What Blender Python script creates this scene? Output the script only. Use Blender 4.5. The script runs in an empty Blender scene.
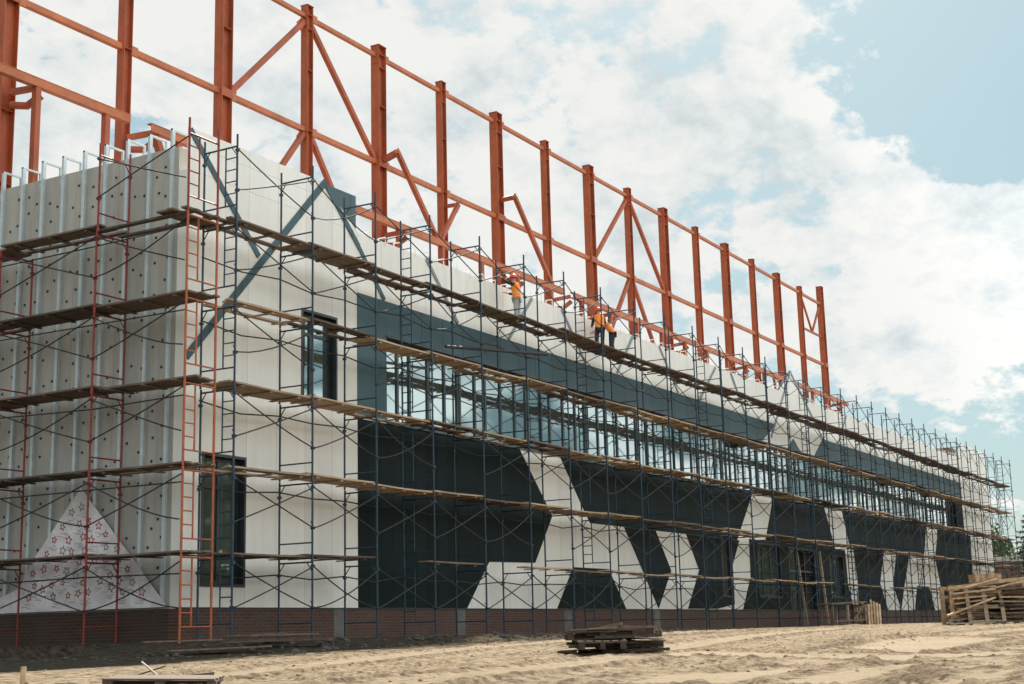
import bpy, math, random
from mathutils import Vector, Matrix, noise
random.seed(7)
S = bpy.context.scene
COL = S.collection
R = math.radians

# ------------------------------------------------------------------ helpers
class MB:
    """collects boxes, bars, tubes and prisms; build() links them as ONE mesh object"""
    def __init__(s): s.v = []; s.f = []; s.m = []; s.sm = []
    def add(s, vs, fs, mi=0, smooth=False):
        o = len(s.v); s.v += [tuple(p) for p in vs]
        for f in fs: s.f.append(tuple(i + o for i in f)); s.m.append(mi); s.sm.append(smooth)
    def box(s, a, b, mi=0):
        x0, y0, z0 = a; x1, y1, z1 = b
        s.add([(x0,y0,z0),(x1,y0,z0),(x1,y1,z0),(x0,y1,z0),(x0,y0,z1),(x1,y0,z1),(x1,y1,z1),(x0,y1,z1)],
              [(0,3,2,1),(4,5,6,7),(0,1,5,4),(1,2,6,5),(2,3,7,6),(3,0,4,7)], mi)
    def obox(s, M, size, mi=0):
        hx, hy, hz = size[0]/2, size[1]/2, size[2]/2
        vs = [M @ Vector(p) for p in [(-hx,-hy,-hz),(hx,-hy,-hz),(hx,hy,-hz),(-hx,hy,-hz),(-hx,-hy,hz),(hx,-hy,hz),(hx,hy,hz),(-hx,hy,hz)]]
        s.add(vs, [(0,3,2,1),(4,5,6,7),(0,1,5,4),(1,2,6,5),(2,3,7,6),(3,0,4,7)], mi)
    def bar(s, a, b, w, h, up=(0,0,1), mi=0):
        a = Vector(a); b = Vector(b); d = b - a; L = d.length
        if L < 1e-6: return
        z = d / L; u = Vector(up)
        if abs(z.dot(u)) > .99: u = Vector((1,0,0))
        x = u.cross(z).normalized(); y = z.cross(x)
        M = Matrix((x, y, z)).transposed().to_4x4(); M.translation = (a + b) / 2
        s.obox(M, (w, h, L), mi)
    def tube(s, pts, r, n=6, mi=0, r1=None, cap=True):
        pts = [Vector(p) for p in pts]; k = len(pts); rings = []
        for i, p in enumerate(pts):
            d = (pts[min(i+1,k-1)] - pts[max(i-1,0)]).normalized()
            u = Vector((0,0,1)) if abs(d.z) < .9 else Vector((1,0,0))
            x = u.cross(d).normalized(); y = d.cross(x)
            rr = r if r1 is None else r + (r1 - r) * i / (k - 1)
            rings.append([p + (x*math.cos(2*math.pi*j/n) + y*math.sin(2*math.pi*j/n))*rr for j in range(n)])
        vs = [q for g in rings for q in g]; fs = []
        for i in range(k-1):
            for j in range(n):
                fs.append((i*n+j, i*n+(j+1)%n, (i+1)*n+(j+1)%n, (i+1)*n+j))
        s.add(vs, fs, mi, True)
        if cap:
            s.add(rings[0], [tuple(range(n))[::-1]], mi); s.add(rings[-1], [tuple(range(n))], mi)
    def prism(s, poly, fn, t0, t1, mi=0):
        """polygon (u,w) extruded between t0 and t1; fn(u,w,t) gives the point"""
        n = len(poly); vs = [fn(u, w, t0) for u, w in poly] + [fn(u, w, t1) for u, w in poly]
        s.add(vs, [tuple(range(n)), tuple(range(2*n-1, n-1, -1))] + [(i, i+n, (i+1)%n+n, (i+1)%n) for i in range(n)], mi)
    def build(s, name, mats, parent=None, loc=None):
        me = bpy.data.meshes.new(name); me.from_pydata(s.v, [], s.f); me.update()
        for mt in (mats if isinstance(mats, (list, tuple)) else [mats]): me.materials.append(mt)
        me.polygons.foreach_set('material_index', s.m); me.polygons.foreach_set('use_smooth', s.sm)
        import bmesh
        bm = bmesh.new(); bm.from_mesh(me); bmesh.ops.recalc_face_normals(bm, faces=bm.faces); bm.to_mesh(me); bm.free()
        o = bpy.data.objects.new(name, me); COL.objects.link(o)
        if parent: o.parent = parent
        if loc: o.location = loc
        return o

def tag(o, label=None, cat=None, group=None, kind=None):
    if label: o['label'] = label
    if cat: o['category'] = cat
    if group: o['group'] = group
    if kind: o['kind'] = kind
    return o
def empty(name, loc=(0,0,0), rz=0):
    o = bpy.data.objects.new(name, None); COL.objects.link(o); o.location = loc; o.rotation_euler = (0,0,rz); o.empty_display_size = .2
    return o
def copy_tree(o, parent=None):
    c = o.copy(); COL.objects.link(c)
    if parent: c.parent = parent
    for ch in [x for x in o.children]: copy_tree(ch, c)
    return c
ORD = ['first','second','third','fourth','fifth','sixth','seventh','eighth','ninth','tenth','eleventh','twelfth','thirteenth','fourteenth','fifteenth','sixteenth','seventeenth','eighteenth','nineteenth','twentieth','twenty-first','twenty-second','twenty-third','twenty-fourth','twenty-fifth','twenty-sixth','twenty-seventh','twenty-eighth','twenty-ninth','thirtieth','thirty-first','thirty-second','thirty-third']

# ------------------------------------------------------------------ materials
def newmat(name):
    m = bpy.data.materials.new(name); m.use_nodes = True
    nt = m.node_tree; b = nt.nodes['Principled BSDF']
    return m, nt, b
def N(nt, t, **k):
    n = nt.nodes.new(t)
    for a, v in k.items():
        if a in n.inputs: n.inputs[a].default_value = v
        else: setattr(n, a, v)
    return n
def ramp(nt, src, stops):
    r = nt.nodes.new('ShaderNodeValToRGB'); e = r.color_ramp.elements
    while len(e) < len(stops): e.new(.5)
    for i, (p, c) in enumerate(stops):
        e[i].position = p; e[i].color = (*c, 1) if len(c) == 3 else c
    nt.links.new(src, r.inputs[0]); return r.outputs[0]
def math_(nt, op, a, b=None, c=None):
    n = nt.nodes.new('ShaderNodeMath'); n.operation = op
    for i, x in enumerate((a, b, c)):
        if x is None: continue
        if isinstance(x, (int, float)): n.inputs[i].default_value = x
        else: nt.links.new(x, n.inputs[i])
    return n.outputs[0]
def mixc(nt, fac, a, b, mode='MIX'):
    n = nt.nodes.new('ShaderNodeMix'); n.data_type = 'RGBA'; n.blend_type = mode
    for i, x in ((0, fac), (6, a), (7, b)):
        if isinstance(x, (int, float)): n.inputs[i].default_value = x
        elif isinstance(x, tuple): n.inputs[i].default_value = (*x, 1) if len(x) == 3 else x
        else: nt.links.new(x, n.inputs[i])
    return n.outputs[2]
def bump(nt, b, h, strength=.3, dist=.02):
    n = N(nt, 'ShaderNodeBump', Strength=strength, Distance=dist); nt.links.new(h, n.inputs['Height']); nt.links.new(n.outputs[0], b.inputs['Normal'])

def mat(name, c, rough=.6, metal=0, var=.25, scale=3, stretch=(1,1,1), bmp=0, c2=None, rnd=0, spec=None):
    m, nt, b = newmat(name)
    tc = N(nt, 'ShaderNodeTexCoord'); mp = N(nt, 'ShaderNodeMapping'); mp.inputs['Scale'].default_value = stretch
    nt.links.new(tc.outputs['Object'], mp.inputs[0])
    if rnd:
        oi = N(nt, 'ShaderNodeObjectInfo'); cx = N(nt, 'ShaderNodeCombineXYZ')
        nt.links.new(math_(nt, 'MULTIPLY', oi.outputs['Random'], 37.), cx.inputs[0]); nt.links.new(math_(nt, 'MULTIPLY', oi.outputs['Random'], 91.), cx.inputs[1])
        nt.links.new(cx.outputs[0], mp.inputs['Location'])
    nz = N(nt, 'ShaderNodeTexNoise', Scale=scale, Detail=6., Roughness=.65); nt.links.new(mp.outputs[0], nz.inputs['Vector'])
    lo = tuple(x*(1-var) for x in c); hi = tuple(min(1, x*(1+var)) for x in (c2 or c))
    col = ramp(nt, nz.outputs['Fac'], [(.3, lo), (.7, hi)])
    if rnd:
        br = math_(nt, 'MULTIPLY_ADD', oi.outputs['Random'], rnd, 1 - rnd/2)
        cc = N(nt, 'ShaderNodeCombineXYZ')
        for i in range(3): nt.links.new(br, cc.inputs[i])
        col = mixc(nt, 1., col, cc.outputs[0], 'MULTIPLY')
    nt.links.new(col, b.inputs['Base Color'])
    b.inputs['Roughness'].default_value = rough; b.inputs['Metallic'].default_value = metal
    if spec is not None: b.inputs['Specular IOR Level'].default_value = spec
    if bmp: bump(nt, b, nz.outputs['Fac'], bmp, .02)
    return m

def panelmat(name, c, spacing, rough=.45, groove=.55, wid=.02, zs=None, dirt=.12, off=0., spec=.5):
    """sheet cladding with seams in x (and z): thin dark grooves, slight panel to panel tone, rain streaks"""
    m, nt, b = newmat(name)
    tc = N(nt, 'ShaderNodeTexCoord'); sp = N(nt, 'ShaderNodeSeparateXYZ'); nt.links.new(tc.outputs['Object'], sp.inputs[0])
    u = math_(nt, 'MULTIPLY_ADD', sp.outputs[0], 1/spacing, off)
    fr = math_(nt, 'FRACT', u); fl = math_(nt, 'FLOOR', u)
    g = math_(nt, 'LESS_THAN', fr, wid/spacing)
    if zs:
        g2 = math_(nt, 'LESS_THAN', math_(nt, 'FRACT', math_(nt, 'MULTIPLY', sp.outputs[2], 1/zs)), wid*.8/zs)
        g = math_(nt, 'MAXIMUM', g, g2)
    wn = N(nt, 'ShaderNodeTexWhiteNoise'); wn.noise_dimensions = '1D'; nt.links.new(fl, wn.inputs['W'])
    mp = N(nt, 'ShaderNodeMapping'); mp.inputs['Scale'].default_value = (3, 3, .25); nt.links.new(tc.outputs['Object'], mp.inputs[0])
    nz = N(nt, 'ShaderNodeTexNoise', Scale=1.2, Detail=7., Roughness=.6); nt.links.new(mp.outputs[0], nz.inputs['Vector'])
    col = ramp(nt, nz.outputs['Fac'], [(.3, tuple(x*(1-dirt) for x in c)), (.65, c)])
    tone = math_(nt, 'MULTIPLY_ADD', wn.outputs['Value'], .30 if c[0] < .1 else .09, .85 if c[0] < .1 else .94)
    cc = N(nt, 'ShaderNodeCombineXYZ')
    for i in range(3): nt.links.new(tone, cc.inputs[i])
    col = mixc(nt, 1., col, cc.outputs[0], 'MULTIPLY')
    col = mixc(nt, g, col, tuple(x*groove for x in c))
    nt.links.new(col, b.inputs['Base Color'])
    nt.links.new(math_(nt, 'MULTIPLY_ADD', nz.outputs['Fac'], .25, rough-.12), b.inputs['Roughness'])
    b.inputs['Specular IOR Level'].default_value = spec
    big = N(nt, 'ShaderNodeTexNoise', Scale=.55, Detail=2.); nt.links.new(tc.outputs['Object'], big.inputs['Vector'])
    h = math_(nt, 'SUBTRACT', math_(nt, 'MULTIPLY', big.outputs['Fac'], .5), g)
    bump(nt, b, h, .28, .010)
    return m

def brickmat(name, swap):
    m, nt, b = newmat(name)
    tc = N(nt, 'ShaderNodeTexCoord'); sp = N(nt, 'ShaderNodeSeparateXYZ'); nt.links.new(tc.outputs['Object'], sp.inputs[0])
    cb = N(nt, 'ShaderNodeCombineXYZ'); nt.links.new(sp.outputs[1 if swap else 0], cb.inputs[0]); nt.links.new(sp.outputs[2], cb.inputs[1])
    bt = N(nt, 'ShaderNodeTexBrick', Scale=1.); nt.links.new(cb.outputs[0], bt.inputs['Vector'])
    k_ = .5 if swap else .78; bt.inputs['Color1'].default_value = (.135*k_,.052*k_,.030*k_,1); bt.inputs['Color2'].default_value = (.085*k_,.036*k_,.024*k_,1); bt.inputs['Mortar'].default_value = (.12*k_,.10*k_,.085*k_,1)  # end wall bricks darker: the deeper shade there is put into their colour
    bt.inputs['Mortar Size'].default_value = .012; bt.inputs['Brick Width'].default_value = .26; bt.inputs['Row Height'].default_value = .08
    nz = N(nt, 'ShaderNodeTexNoise', Scale=1.1, Detail=6., Roughness=.7); nt.links.new(tc.outputs['Object'], nz.inputs['Vector'])
    col = mixc(nt, ramp(nt, nz.outputs['Fac'], [(.5,(0,0,0)),(.72,(.8,.8,.8))]), bt.outputs['Color'], (.11*k_,.088*k_,.074*k_))
    nt.links.new(col, b.inputs['Base Color']); b.inputs['Roughness'].default_value = .9
    bump(nt, b, bt.outputs['Fac'], -.5, .01)
    return m

M = {}
M['white_panel'] = panelmat('white_cladding', (.79,.775,.73), 1.19, .42, .62, .016, None, .08, .05)
M['beige_panel'] = panelmat('white_parapet_cladding', (.78,.78,.75), 1.19, .42, .62, .018, 1.35, .10, .05)
M['teal_panel'] = panelmat('teal_cladding', (.046,.100,.122), 1.19, .48, .30, .035, None, .15, .3, .3)
M['dark_panel'] = panelmat('anthracite_cladding', (.009,.0185,.021), .595, .52, .4, .03, None, .3, .3, .07)
M['membrane'] = mat('grey_wall_membrane', (.40,.385,.355), .6, 0, .18, 1.6, (1,1,.2), .3)
M['strip_grey'] = mat('grey_blue_strip', (.19,.23,.24), .5, 0, .1)
M['flashing'] = mat('matt_edge_flashing', (.13,.16,.17), .95, 0, .2, 3, spec=.02)
M['anchor'] = mat('dark_anchor_disc', (.03,.03,.032), .6)
M['stud'] = mat('galvanised_profile', (.50,.57,.60), .42, .2, .12, 4)
M['brick_x'] = brickmat('brick_plinth_long', False); M['brick_y'] = brickmat('brick_plinth_shaded', True)
M['conc'] = mat('grey_concrete', (.13,.125,.115), .9, 0, .35, 2, bmp=.3)
M['roof'] = mat('grey_roof_sheet', (.25,.25,.25), .8)
M['film'] = mat('white_film', (.68,.64,.65), .35, 0, .3, 1.7, (1,1,1), .6)
M['star'] = mat('red_star_print', (.38,.045,.06), .5); M['print'] = mat('grey_film_print', (.20,.20,.25), .5)
M['frame_dark'] = mat('dark_window_frame', (.018,.025,.03), .4, 0, .2)
M['frame_teal'] = mat('teal_window_frame', (.045,.075,.085), .4, 0, .2)
M['black'] = mat('dark_interior', (.008,.008,.009), .9)
M['steel_red'] = mat('red_oxide_primer', (.35,.078,.027), .6, 0, .32, 1.3, (1,1,.6), .15)
M['steel_beam'] = mat('orange_primer', (.43,.122,.040), .55, 0, .25, 1.3, (1,1,1), .15)
M['blue_tube'] = mat('blue_scaffold_paint', (.016,.042,.070), .6, 0, .4, 5)
M['red_tube'] = mat('red_scaffold_paint', (.23,.028,.02), .6, 0, .4, 4)
M['orange_tube'] = mat('orange_scaffold_paint', (.38,.095,.035), .6, 0, .4, 4)
M['dark_tube'] = mat('dark_steel_tube', (.022,.021,.021), .75, 0, .4, 4)
M['wood_old'] = mat('weathered_dark_board', (.125,.090,.066), .85, 0, .5, 5, (.25,3,3), .5, rnd=.7)
M['wood_dark'] = mat('dark_pallet_wood', (.055,.039,.028), .9, 0, .5, 5, (1,1,1), .4, rnd=.6)
M['wood_tan'] = mat('tan_board', (.36,.262,.178), .8, 0, .4, 5, (.25,3,3), .4, rnd=.5)
M['wood_new'] = mat('fresh_timber', (.44,.27,.145), .75, 0, .4, 5, (1,1,1), .3, c2=(.46,.33,.21), rnd=.6)
M['wood_grey'] = mat('grey_old_pallet', (.155,.115,.085), .85, 0, .45, 4, (1,1,1), .4, rnd=.4)
M['vest'] = mat('orange_safety_vest', (.95,.26,.02), .7, 0, .15, 12); M['stripe'] = mat('reflective_band', (.55,.45,.30), .5)
M['helmet'] = mat('orange_red_helmet', (.62,.07,.035), .35, 0, .05)
M['helmet_w'] = mat('white_hood', (.6,.65,.72), .6, 0, .1)
M['skin'] = mat('skin', (.48,.27,.19), .55, 0, .08, 20)
M['cloth_dark'] = mat('dark_jacket', (.025,.025,.03), .85, 0, .3, 15); M['cloth_grey'] = mat('pale_grey_trousers', (.34,.37,.36), .85, 0, .2, 15)
M['cloth_navy'] = mat('navy_trousers', (.02,.035,.06), .85, 0, .3, 15)
M['pipe_pale'] = mat('pale_plastic_pipe', (.40,.37,.33), .8, spec=.1); M['rubble'] = mat('grey_rubble', (.075,.068,.058), .95, 0, .3, 6, bmp=.6)

def glassmat():
    m, nt, b = newmat('mirror_coated_glass')
    b.inputs['Base Color'].default_value = (.25,.315,.32,1); b.inputs['Metallic'].default_value = .85; b.inputs['Roughness'].default_value = .05
    tc = N(nt, 'ShaderNodeTexCoord'); nz = N(nt, 'ShaderNodeTexNoise', Scale=.5, Detail=1.); nt.links.new(tc.outputs['Object'], nz.inputs['Vector'])
    bump(nt, b, nz.outputs['Fac'], .10, .03)
    return m
M['glass'] = glassmat()
def glass2():
    m, nt, b = newmat('dark_window_glass')
    b.inputs['Base Color'].default_value = (.13,.165,.14,1); b.inputs['Metallic'].default_value = .6; b.inputs['Roughness'].default_value = .03
    tc = N(nt, 'ShaderNodeTexCoord'); nz = N(nt, 'ShaderNodeTexNoise', Scale=.7, Detail=1.); nt.links.new(tc.outputs['Object'], nz.inputs['Vector'])
    bump(nt, b, nz.outputs['Fac'], .25, .04)
    return m
M['glass_dark'] = glass2()

def sandmat():
    m, nt, b = newmat('dry_sand')
    tc = N(nt, 'ShaderNodeTexCoord'); sp = N(nt, 'ShaderNodeSeparateXYZ'); nt.links.new(tc.outputs['Object'], sp.inputs[0])
    n1 = N(nt, 'ShaderNodeTexNoise', Scale=.35, Detail=5., Roughness=.6); n2 = N(nt, 'ShaderNodeTexNoise', Scale=5.5, Detail=9., Roughness=.74); n3 = N(nt, 'ShaderNodeTexNoise', Scale=22., Detail=5., Roughness=.7)
    for n in (n1, n2, n3): nt.links.new(tc.outputs['Object'], n.inputs['Vector'])
    c1 = ramp(nt, n1.outputs['Fac'], [(.35,(.235,.172,.108)),(.62,(.345,.268,.178))])
    c2 = ramp(nt, n2.outputs['Fac'], [(.39,(.038,.023,.013)),(.455,(.16,.112,.068)),(.51,(.31,.24,.155)),(.64,(.42,.335,.23))])
    col = mixc(nt, .82, c1, c2)
    pk = N(nt, 'ShaderNodeAttribute'); pk.attribute_name = 'packed'
    col = mixc(nt, math_(nt, 'MULTIPLY', pk.outputs['Fac'], .85), col, ramp(nt, n1.outputs['Fac'], [(.3,(.34,.265,.18)),(.7,(.40,.32,.225))]))
    at = N(nt, 'ShaderNodeAttribute'); at.attribute_name = 'soil'
    col = mixc(nt, math_(nt, 'MULTIPLY', at.outputs['Fac'], .9), col, ramp(nt, n2.outputs['Fac'], [(.38,(.055,.034,.019)),(.62,(.165,.11,.063))]))  # turned soil, and the shaded sides of clods put into the colour
    # building dust and mortar along the walls, darkened to deepen the cast shadow there
    dk = N(nt, 'ShaderNodeAttribute'); dk.attribute_name = 'shadow_dust'
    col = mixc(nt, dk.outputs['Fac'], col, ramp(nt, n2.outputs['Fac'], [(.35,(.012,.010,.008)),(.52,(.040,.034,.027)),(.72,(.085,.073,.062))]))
    # grass far away from the site
    r2 = math_(nt, 'SQRT', math_(nt, 'ADD', math_(nt, 'POWER', math_(nt, 'SUBTRACT', sp.outputs[0], 20.), 2.), math_(nt, 'POWER', sp.outputs[1], 2.)))
    col = mixc(nt, ramp(nt, math_(nt, 'MULTIPLY', r2, .005), [(.55,(0,0,0)),(.62,(1,1,1))]), col, (.07,.09,.03))
    nt.links.new(col, b.inputs['Base Color']); b.inputs['Roughness'].default_value = .95; b.inputs['Specular IOR Level'].default_value = .1
    bump(nt, b, math_(nt, 'ADD', n2.outputs['Fac'], math_(nt, 'MULTIPLY', n3.outputs['Fac'], .5)), 1., .07)
    return m
M['sand'] = sandmat()
def leafmat(name, c):
    m, nt, b = newmat(name)
    g = N(nt, 'ShaderNodeNewGeometry'); col = ramp(nt, g.outputs['Random Per Island'], [(0,tuple(x*.55 for x in c)),(1,tuple(x*1.5 for x in c))])
    nt.links.new(col, b.inputs['Base Color']); b.inputs['Roughness'].default_value = .7
    return m
M['leaf'] = leafmat('broad_leaf', (.07,.11,.028)); M['leaf2'] = leafmat('pale_leaf', (.10,.14,.05)); M['needle'] = leafmat('spruce_needle', (.022,.045,.028))
M['bark'] = mat('bark', (.10,.075,.055), .9)

# ------------------------------------------------------------------ camera
CAMP = Vector((-25.981, -24.082, -.004))
right = Vector((.50208417,-.86448551,-.02400599)); fwd = Vector((.85026346,.48837231,.19632761)); up = right.cross(fwd)
cd = bpy.data.cameras.new('camera'); cam = bpy.data.objects.new('camera', cd); COL.objects.link(cam)
mw = Matrix((right.normalized(), up.normalized(), -fwd.normalized())).transposed().to_4x4(); mw.translation = CAMP
cam.matrix_world = mw; cd.sensor_width = 36; cd.lens = 36*1452.9955/1024; cd.clip_start = .1; cd.clip_end = 5000
S.camera = cam

# ------------------------------------------------------------------ light, sky
SUN = Vector((1.02,.42,1.0)).normalized()
sl = bpy.data.lights.new('sun','SUN'); sl.energy = 5.0; sl.angle = R(.55); sl.color = (1,.93,.82)
so = bpy.data.objects.new('sun', sl); COL.objects.link(so); so.rotation_euler = SUN.to_track_quat('Z','Y').to_euler(); so.location = (0,0,60)
w = bpy.data.worlds.new('World'); S.world = w; w.use_nodes = True; nt = w.node_tree; bg = nt.nodes['Background']
sky = N(nt, 'ShaderNodeTexSky', sky_type='NISHITA'); sky.sun_disc = False; sky.sun_elevation = math.asin(SUN.z); sky.sun_rotation = math.atan2(SUN.x, SUN.y)
sky.dust_density = 1.5; sky.air_density = 1.0; sky.ozone_density = 1.2
tc = N(nt, 'ShaderNodeTexCoord'); sp = N(nt, 'ShaderNodeSeparateXYZ'); nt.links.new(tc.outputs['Generated'], sp.inputs[0])
den = math_(nt, 'ADD', math_(nt, 'MAXIMUM', sp.outputs[2], 0.), .42)
cx = N(nt, 'ShaderNodeCombineXYZ'); nt.links.new(math_(nt,'DIVIDE',sp.outputs[0],den), cx.inputs[0]); nt.links.new(math_(nt,'DIVIDE',sp.outputs[1],den), cx.inputs[1])
def fbm(scale, det, ro, off, dist=.0):
    mp = N(nt, 'ShaderNodeMapping'); mp.inputs['Location'].default_value = off; nt.links.new(cx.outputs[0], mp.inputs[0])
    n = N(nt, 'ShaderNodeTexNoise', Scale=scale, Detail=det, Roughness=ro, Distortion=dist); nt.links.new(mp.outputs[0], n.inputs['Vector']); return n.outputs['Fac']
f1 = fbm(5.2, 11., .62, (3.1,1.7,0), .2); f2 = fbm(17., 8., .62, (7.3,2.2,0), .1); f3 = fbm(9.0, 10., .62, (1.4,8.8,.5), .2)
cov = math_(nt, 'ADD', math_(nt, 'MULTIPLY_ADD', f1, 1.15, -.35), math_(nt, 'MULTIPLY', f2, .55))
def blob(d, inner, outer, amt):
    global cov
    d = Vector(d).normalized()
    v = N(nt, 'ShaderNodeVectorMath'); v.operation = 'DOT_PRODUCT'; nt.links.new(tc.outputs['Generated'], v.inputs[0]); v.inputs[1].default_value = d
    mr = N(nt, 'ShaderNodeMapRange'); mr.interpolation_type = 'SMOOTHSTEP'; nt.links.new(v.outputs['Value'], mr.inputs[0])
    mr.inputs[1].default_value = math.cos(R(outer)); mr.inputs[2].default_value = math.cos(R(inner)); mr.inputs[3].default_value = 0; mr.inputs[4].default_value = amt
    cov = math_(nt, 'ADD', cov, mr.outputs[0])
blob((.80,.50,.33), 10, 34, .10)          # bright bank of cloud over the hall
blob((.898,.214,.384), .5, 5.2, -.25)     # blue gap high on the right
blob((.925,.190,.325), .5, 4.2, -.20)
blob((.945,.150,.285), .5, 3.8, -.16)
blob((.958,.245,.13), 1, 6, -.05)
blob((.972,.17,.09), 1, 7, -.13)
blob((.94,.22,.215), 1, 5, .16)
cmask = ramp(nt, cov, [(.44,(0,0,0)),(.52,(1,1,1))])
bright = ramp(nt, math_(nt, 'ADD', math_(nt,'MULTIPLY',f3,.6), math_(nt,'MULTIPLY',f2,.4)), [(.38,(.72,.79,.805)),(.47,(.91,.945,.94)),(.54,(1.04,1.03,.99))])
CL = 3.62
vd = N(nt, 'ShaderNodeVectorMath'); vd.operation = 'DOT_PRODUCT'; nt.links.new(tc.outputs['Generated'], vd.inputs[0]); vd.inputs[1].default_value = Vector((.15,-1,.25)).normalized()
md = N(nt, 'ShaderNodeMapRange'); md.interpolation_type = 'SMOOTHSTEP'; nt.links.new(vd.outputs['Value'], md.inputs[0])   # unseen clouds facing the long facade, brightened to fill its shaded wall
md.inputs[1].default_value = -.15; md.inputs[2].default_value = .75; md.inputs[3].default_value = CL; md.inputs[4].default_value = CL*3.0
br = N(nt, 'ShaderNodeVectorMath'); br.operation = 'SCALE'; nt.links.new(bright, br.inputs[0]); nt.links.new(md.outputs[0], br.inputs['Scale'])
base = mixc(nt, .85, sky.outputs[0], (1.05,1.80,1.92))
colw = mixc(nt, math_(nt,'MULTIPLY',cmask,.95), base, br.outputs[0])
nt.links.new(colw, bg.inputs['Color']); bg.inputs['Strength'].default_value = .12
S.view_settings.view_transform = 'Standard'; S.view_settings.look = 'None'; S.view_settings.exposure = 1.0; S.view_settings.gamma = 1; S.view_settings.use_curve_mapping = False

# ------------------------------------------------------------------ ground
def sm(a, b, x):
    t = max(0, min(1, (x-a)/(b-a))); return t*t*(3-2*t)
PROF = [(0,-1.5),(6,-1.02),(10,-.74),(13,-.56),(16,-.48),(25,-.41),(33,-.28),(45,-.11),(60,-.04),(90,-.02),(400,-.02),(5000,-6)]
def prof(s):
    for (a, za), (b, zb) in zip(PROF, PROF[1:]):
        if s <= b: return za + (zb-za)*(s-a)/(b-a)
    return PROF[-1][1]
RUTS = [  # wheel tracks worn into the sand: polyline, gauge
    ([(-24,-15),(-14,-15.5),(-6,-14.2),(2,-12.0),(12,-10.4),(26,-10.5),(60,-12)], 1.7),
    ([(-18,-22),(-10,-18.6),(-3,-16.9),(6,-16.5),(16,-17.5),(40,-22)], 1.8),
    ([(-20,-11.5),(-13,-11.8),(-7,-9.6),(0,-7.6),(10,-6.6),(24,-6.2),(60,-6)], 1.7),
    ([(-16,-24),(-11,-20.5),(-7,-19.6),(-1,-19.8),(8,-21.5),(20,-25)], 1.8)]
PATCH = [[(-1.09,-16.22),(3.83,-15.41),(6.04,-15.71),(3.85,-17.96),(-.32,-18.09),(-4.22,-18.37)],   # graded, smooth sand
    [(-3.6,-13.53),(-1.86,-13.87),(-4.31,-17.0),(-4.98,-18.24),(-4.0,-19.75),(-5.87,-20.11),(-6.95,-18.79),(-6.06,-17.14),(-4.57,-15.01)],
    [(-12.72,-19.02),(-11.01,-19.03),(-8.32,-18.92),(-8.17,-19.48),(-10.99,-19.77),(-12.62,-19.91)],
    [(-12.61,-20.49),(-11.34,-20.6),(-10.14,-20.71),(-9.94,-20.91),(-11.34,-21.05),(-12.58,-20.98)],
    [(-12.86,-17.45),(-11.2,-17.34),(-10.21,-17.88),(-9.14,-18.33),(-10.82,-18.68),(-12.43,-18.64)]]
PATCH = [[Vector(q) for q in p] for p in PATCH]
PBOX = [(min(q.x for q in p)-.9,max(q.x for q in p)+.9,min(q.y for q in p)-.9,max(q.y for q in p)+.9) for p in PATCH]
def patch(x, y):
    best = 9.; P = Vector((x,y))
    for p, (x0,x1,y0,y1) in zip(PATCH, PBOX):
        if not (x0 < x < x1 and y0 < y < y1): continue
        ins = False; dm = 9.
        for a, b in zip(p, p[1:]+p[:1]):
            d, t, sgn = segd(P, a, b); dm = min(dm, d)
            if (a.y > y) != (b.y > y) and x < (b.x-a.x)*(y-a.y)/(b.y-a.y)+a.x: ins = not ins
        best = min(best, -dm if ins else dm)
    return best
def segd(p, a, b):
    ab = b-a; t = max(0, min(1, (p-a).dot(ab)/ab.length_squared)); q = a+ab*t
    return (p-q).length, t*ab.length, (ab.x*(p.y-q.y)-ab.y*(p.x-q.x))
def rut(x, y):
    z = 0; soil = 0; lane = 0; p = Vector((x,y))
    for pts, g in RUTS:
        best = (9e9,0,0); acc = 0
        for a, b in zip(pts, pts[1:]):
            a = Vector(a); b = Vector(b); d, t, sgn = segd(p, a, b)
            if d < best[0]: best = (d, acc+t, sgn)
            acc += (b-a).length
        d, l, sgn = best
        if d > 3: continue
        lane = max(lane, 1-sm(g/2+.25,g/2+.75,d+.3*noise.noise(Vector((x*.8,y*.8,9)))))
        e = abs(d - g/2)
        dep = .6 + .4*noise.noise(Vector((l*.15, g*7, 1)))
        if e < .20:
            z -= .05*dep; tr = math.sin(l*2*math.pi/.36 + (2 if sgn > 0 else 0)*e*10)
            z += .016*tr; soil = max(soil, .8 if tr < 0 else .15)
        elif e < .42:
            k = 1-(e-.2)/.22
            z += .045*dep*math.sin(math.pi*k)*(.7+.9*abs(noise.noise(Vector((x*3.5,y*3.5,4))))); soil = max(soil, .85*k*(.4+.6*sm(-.3,.3,noise.noise(Vector((x*2.5,y*2.5,8))))))
    return z, soil, lane
PAL = [0.]
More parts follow.
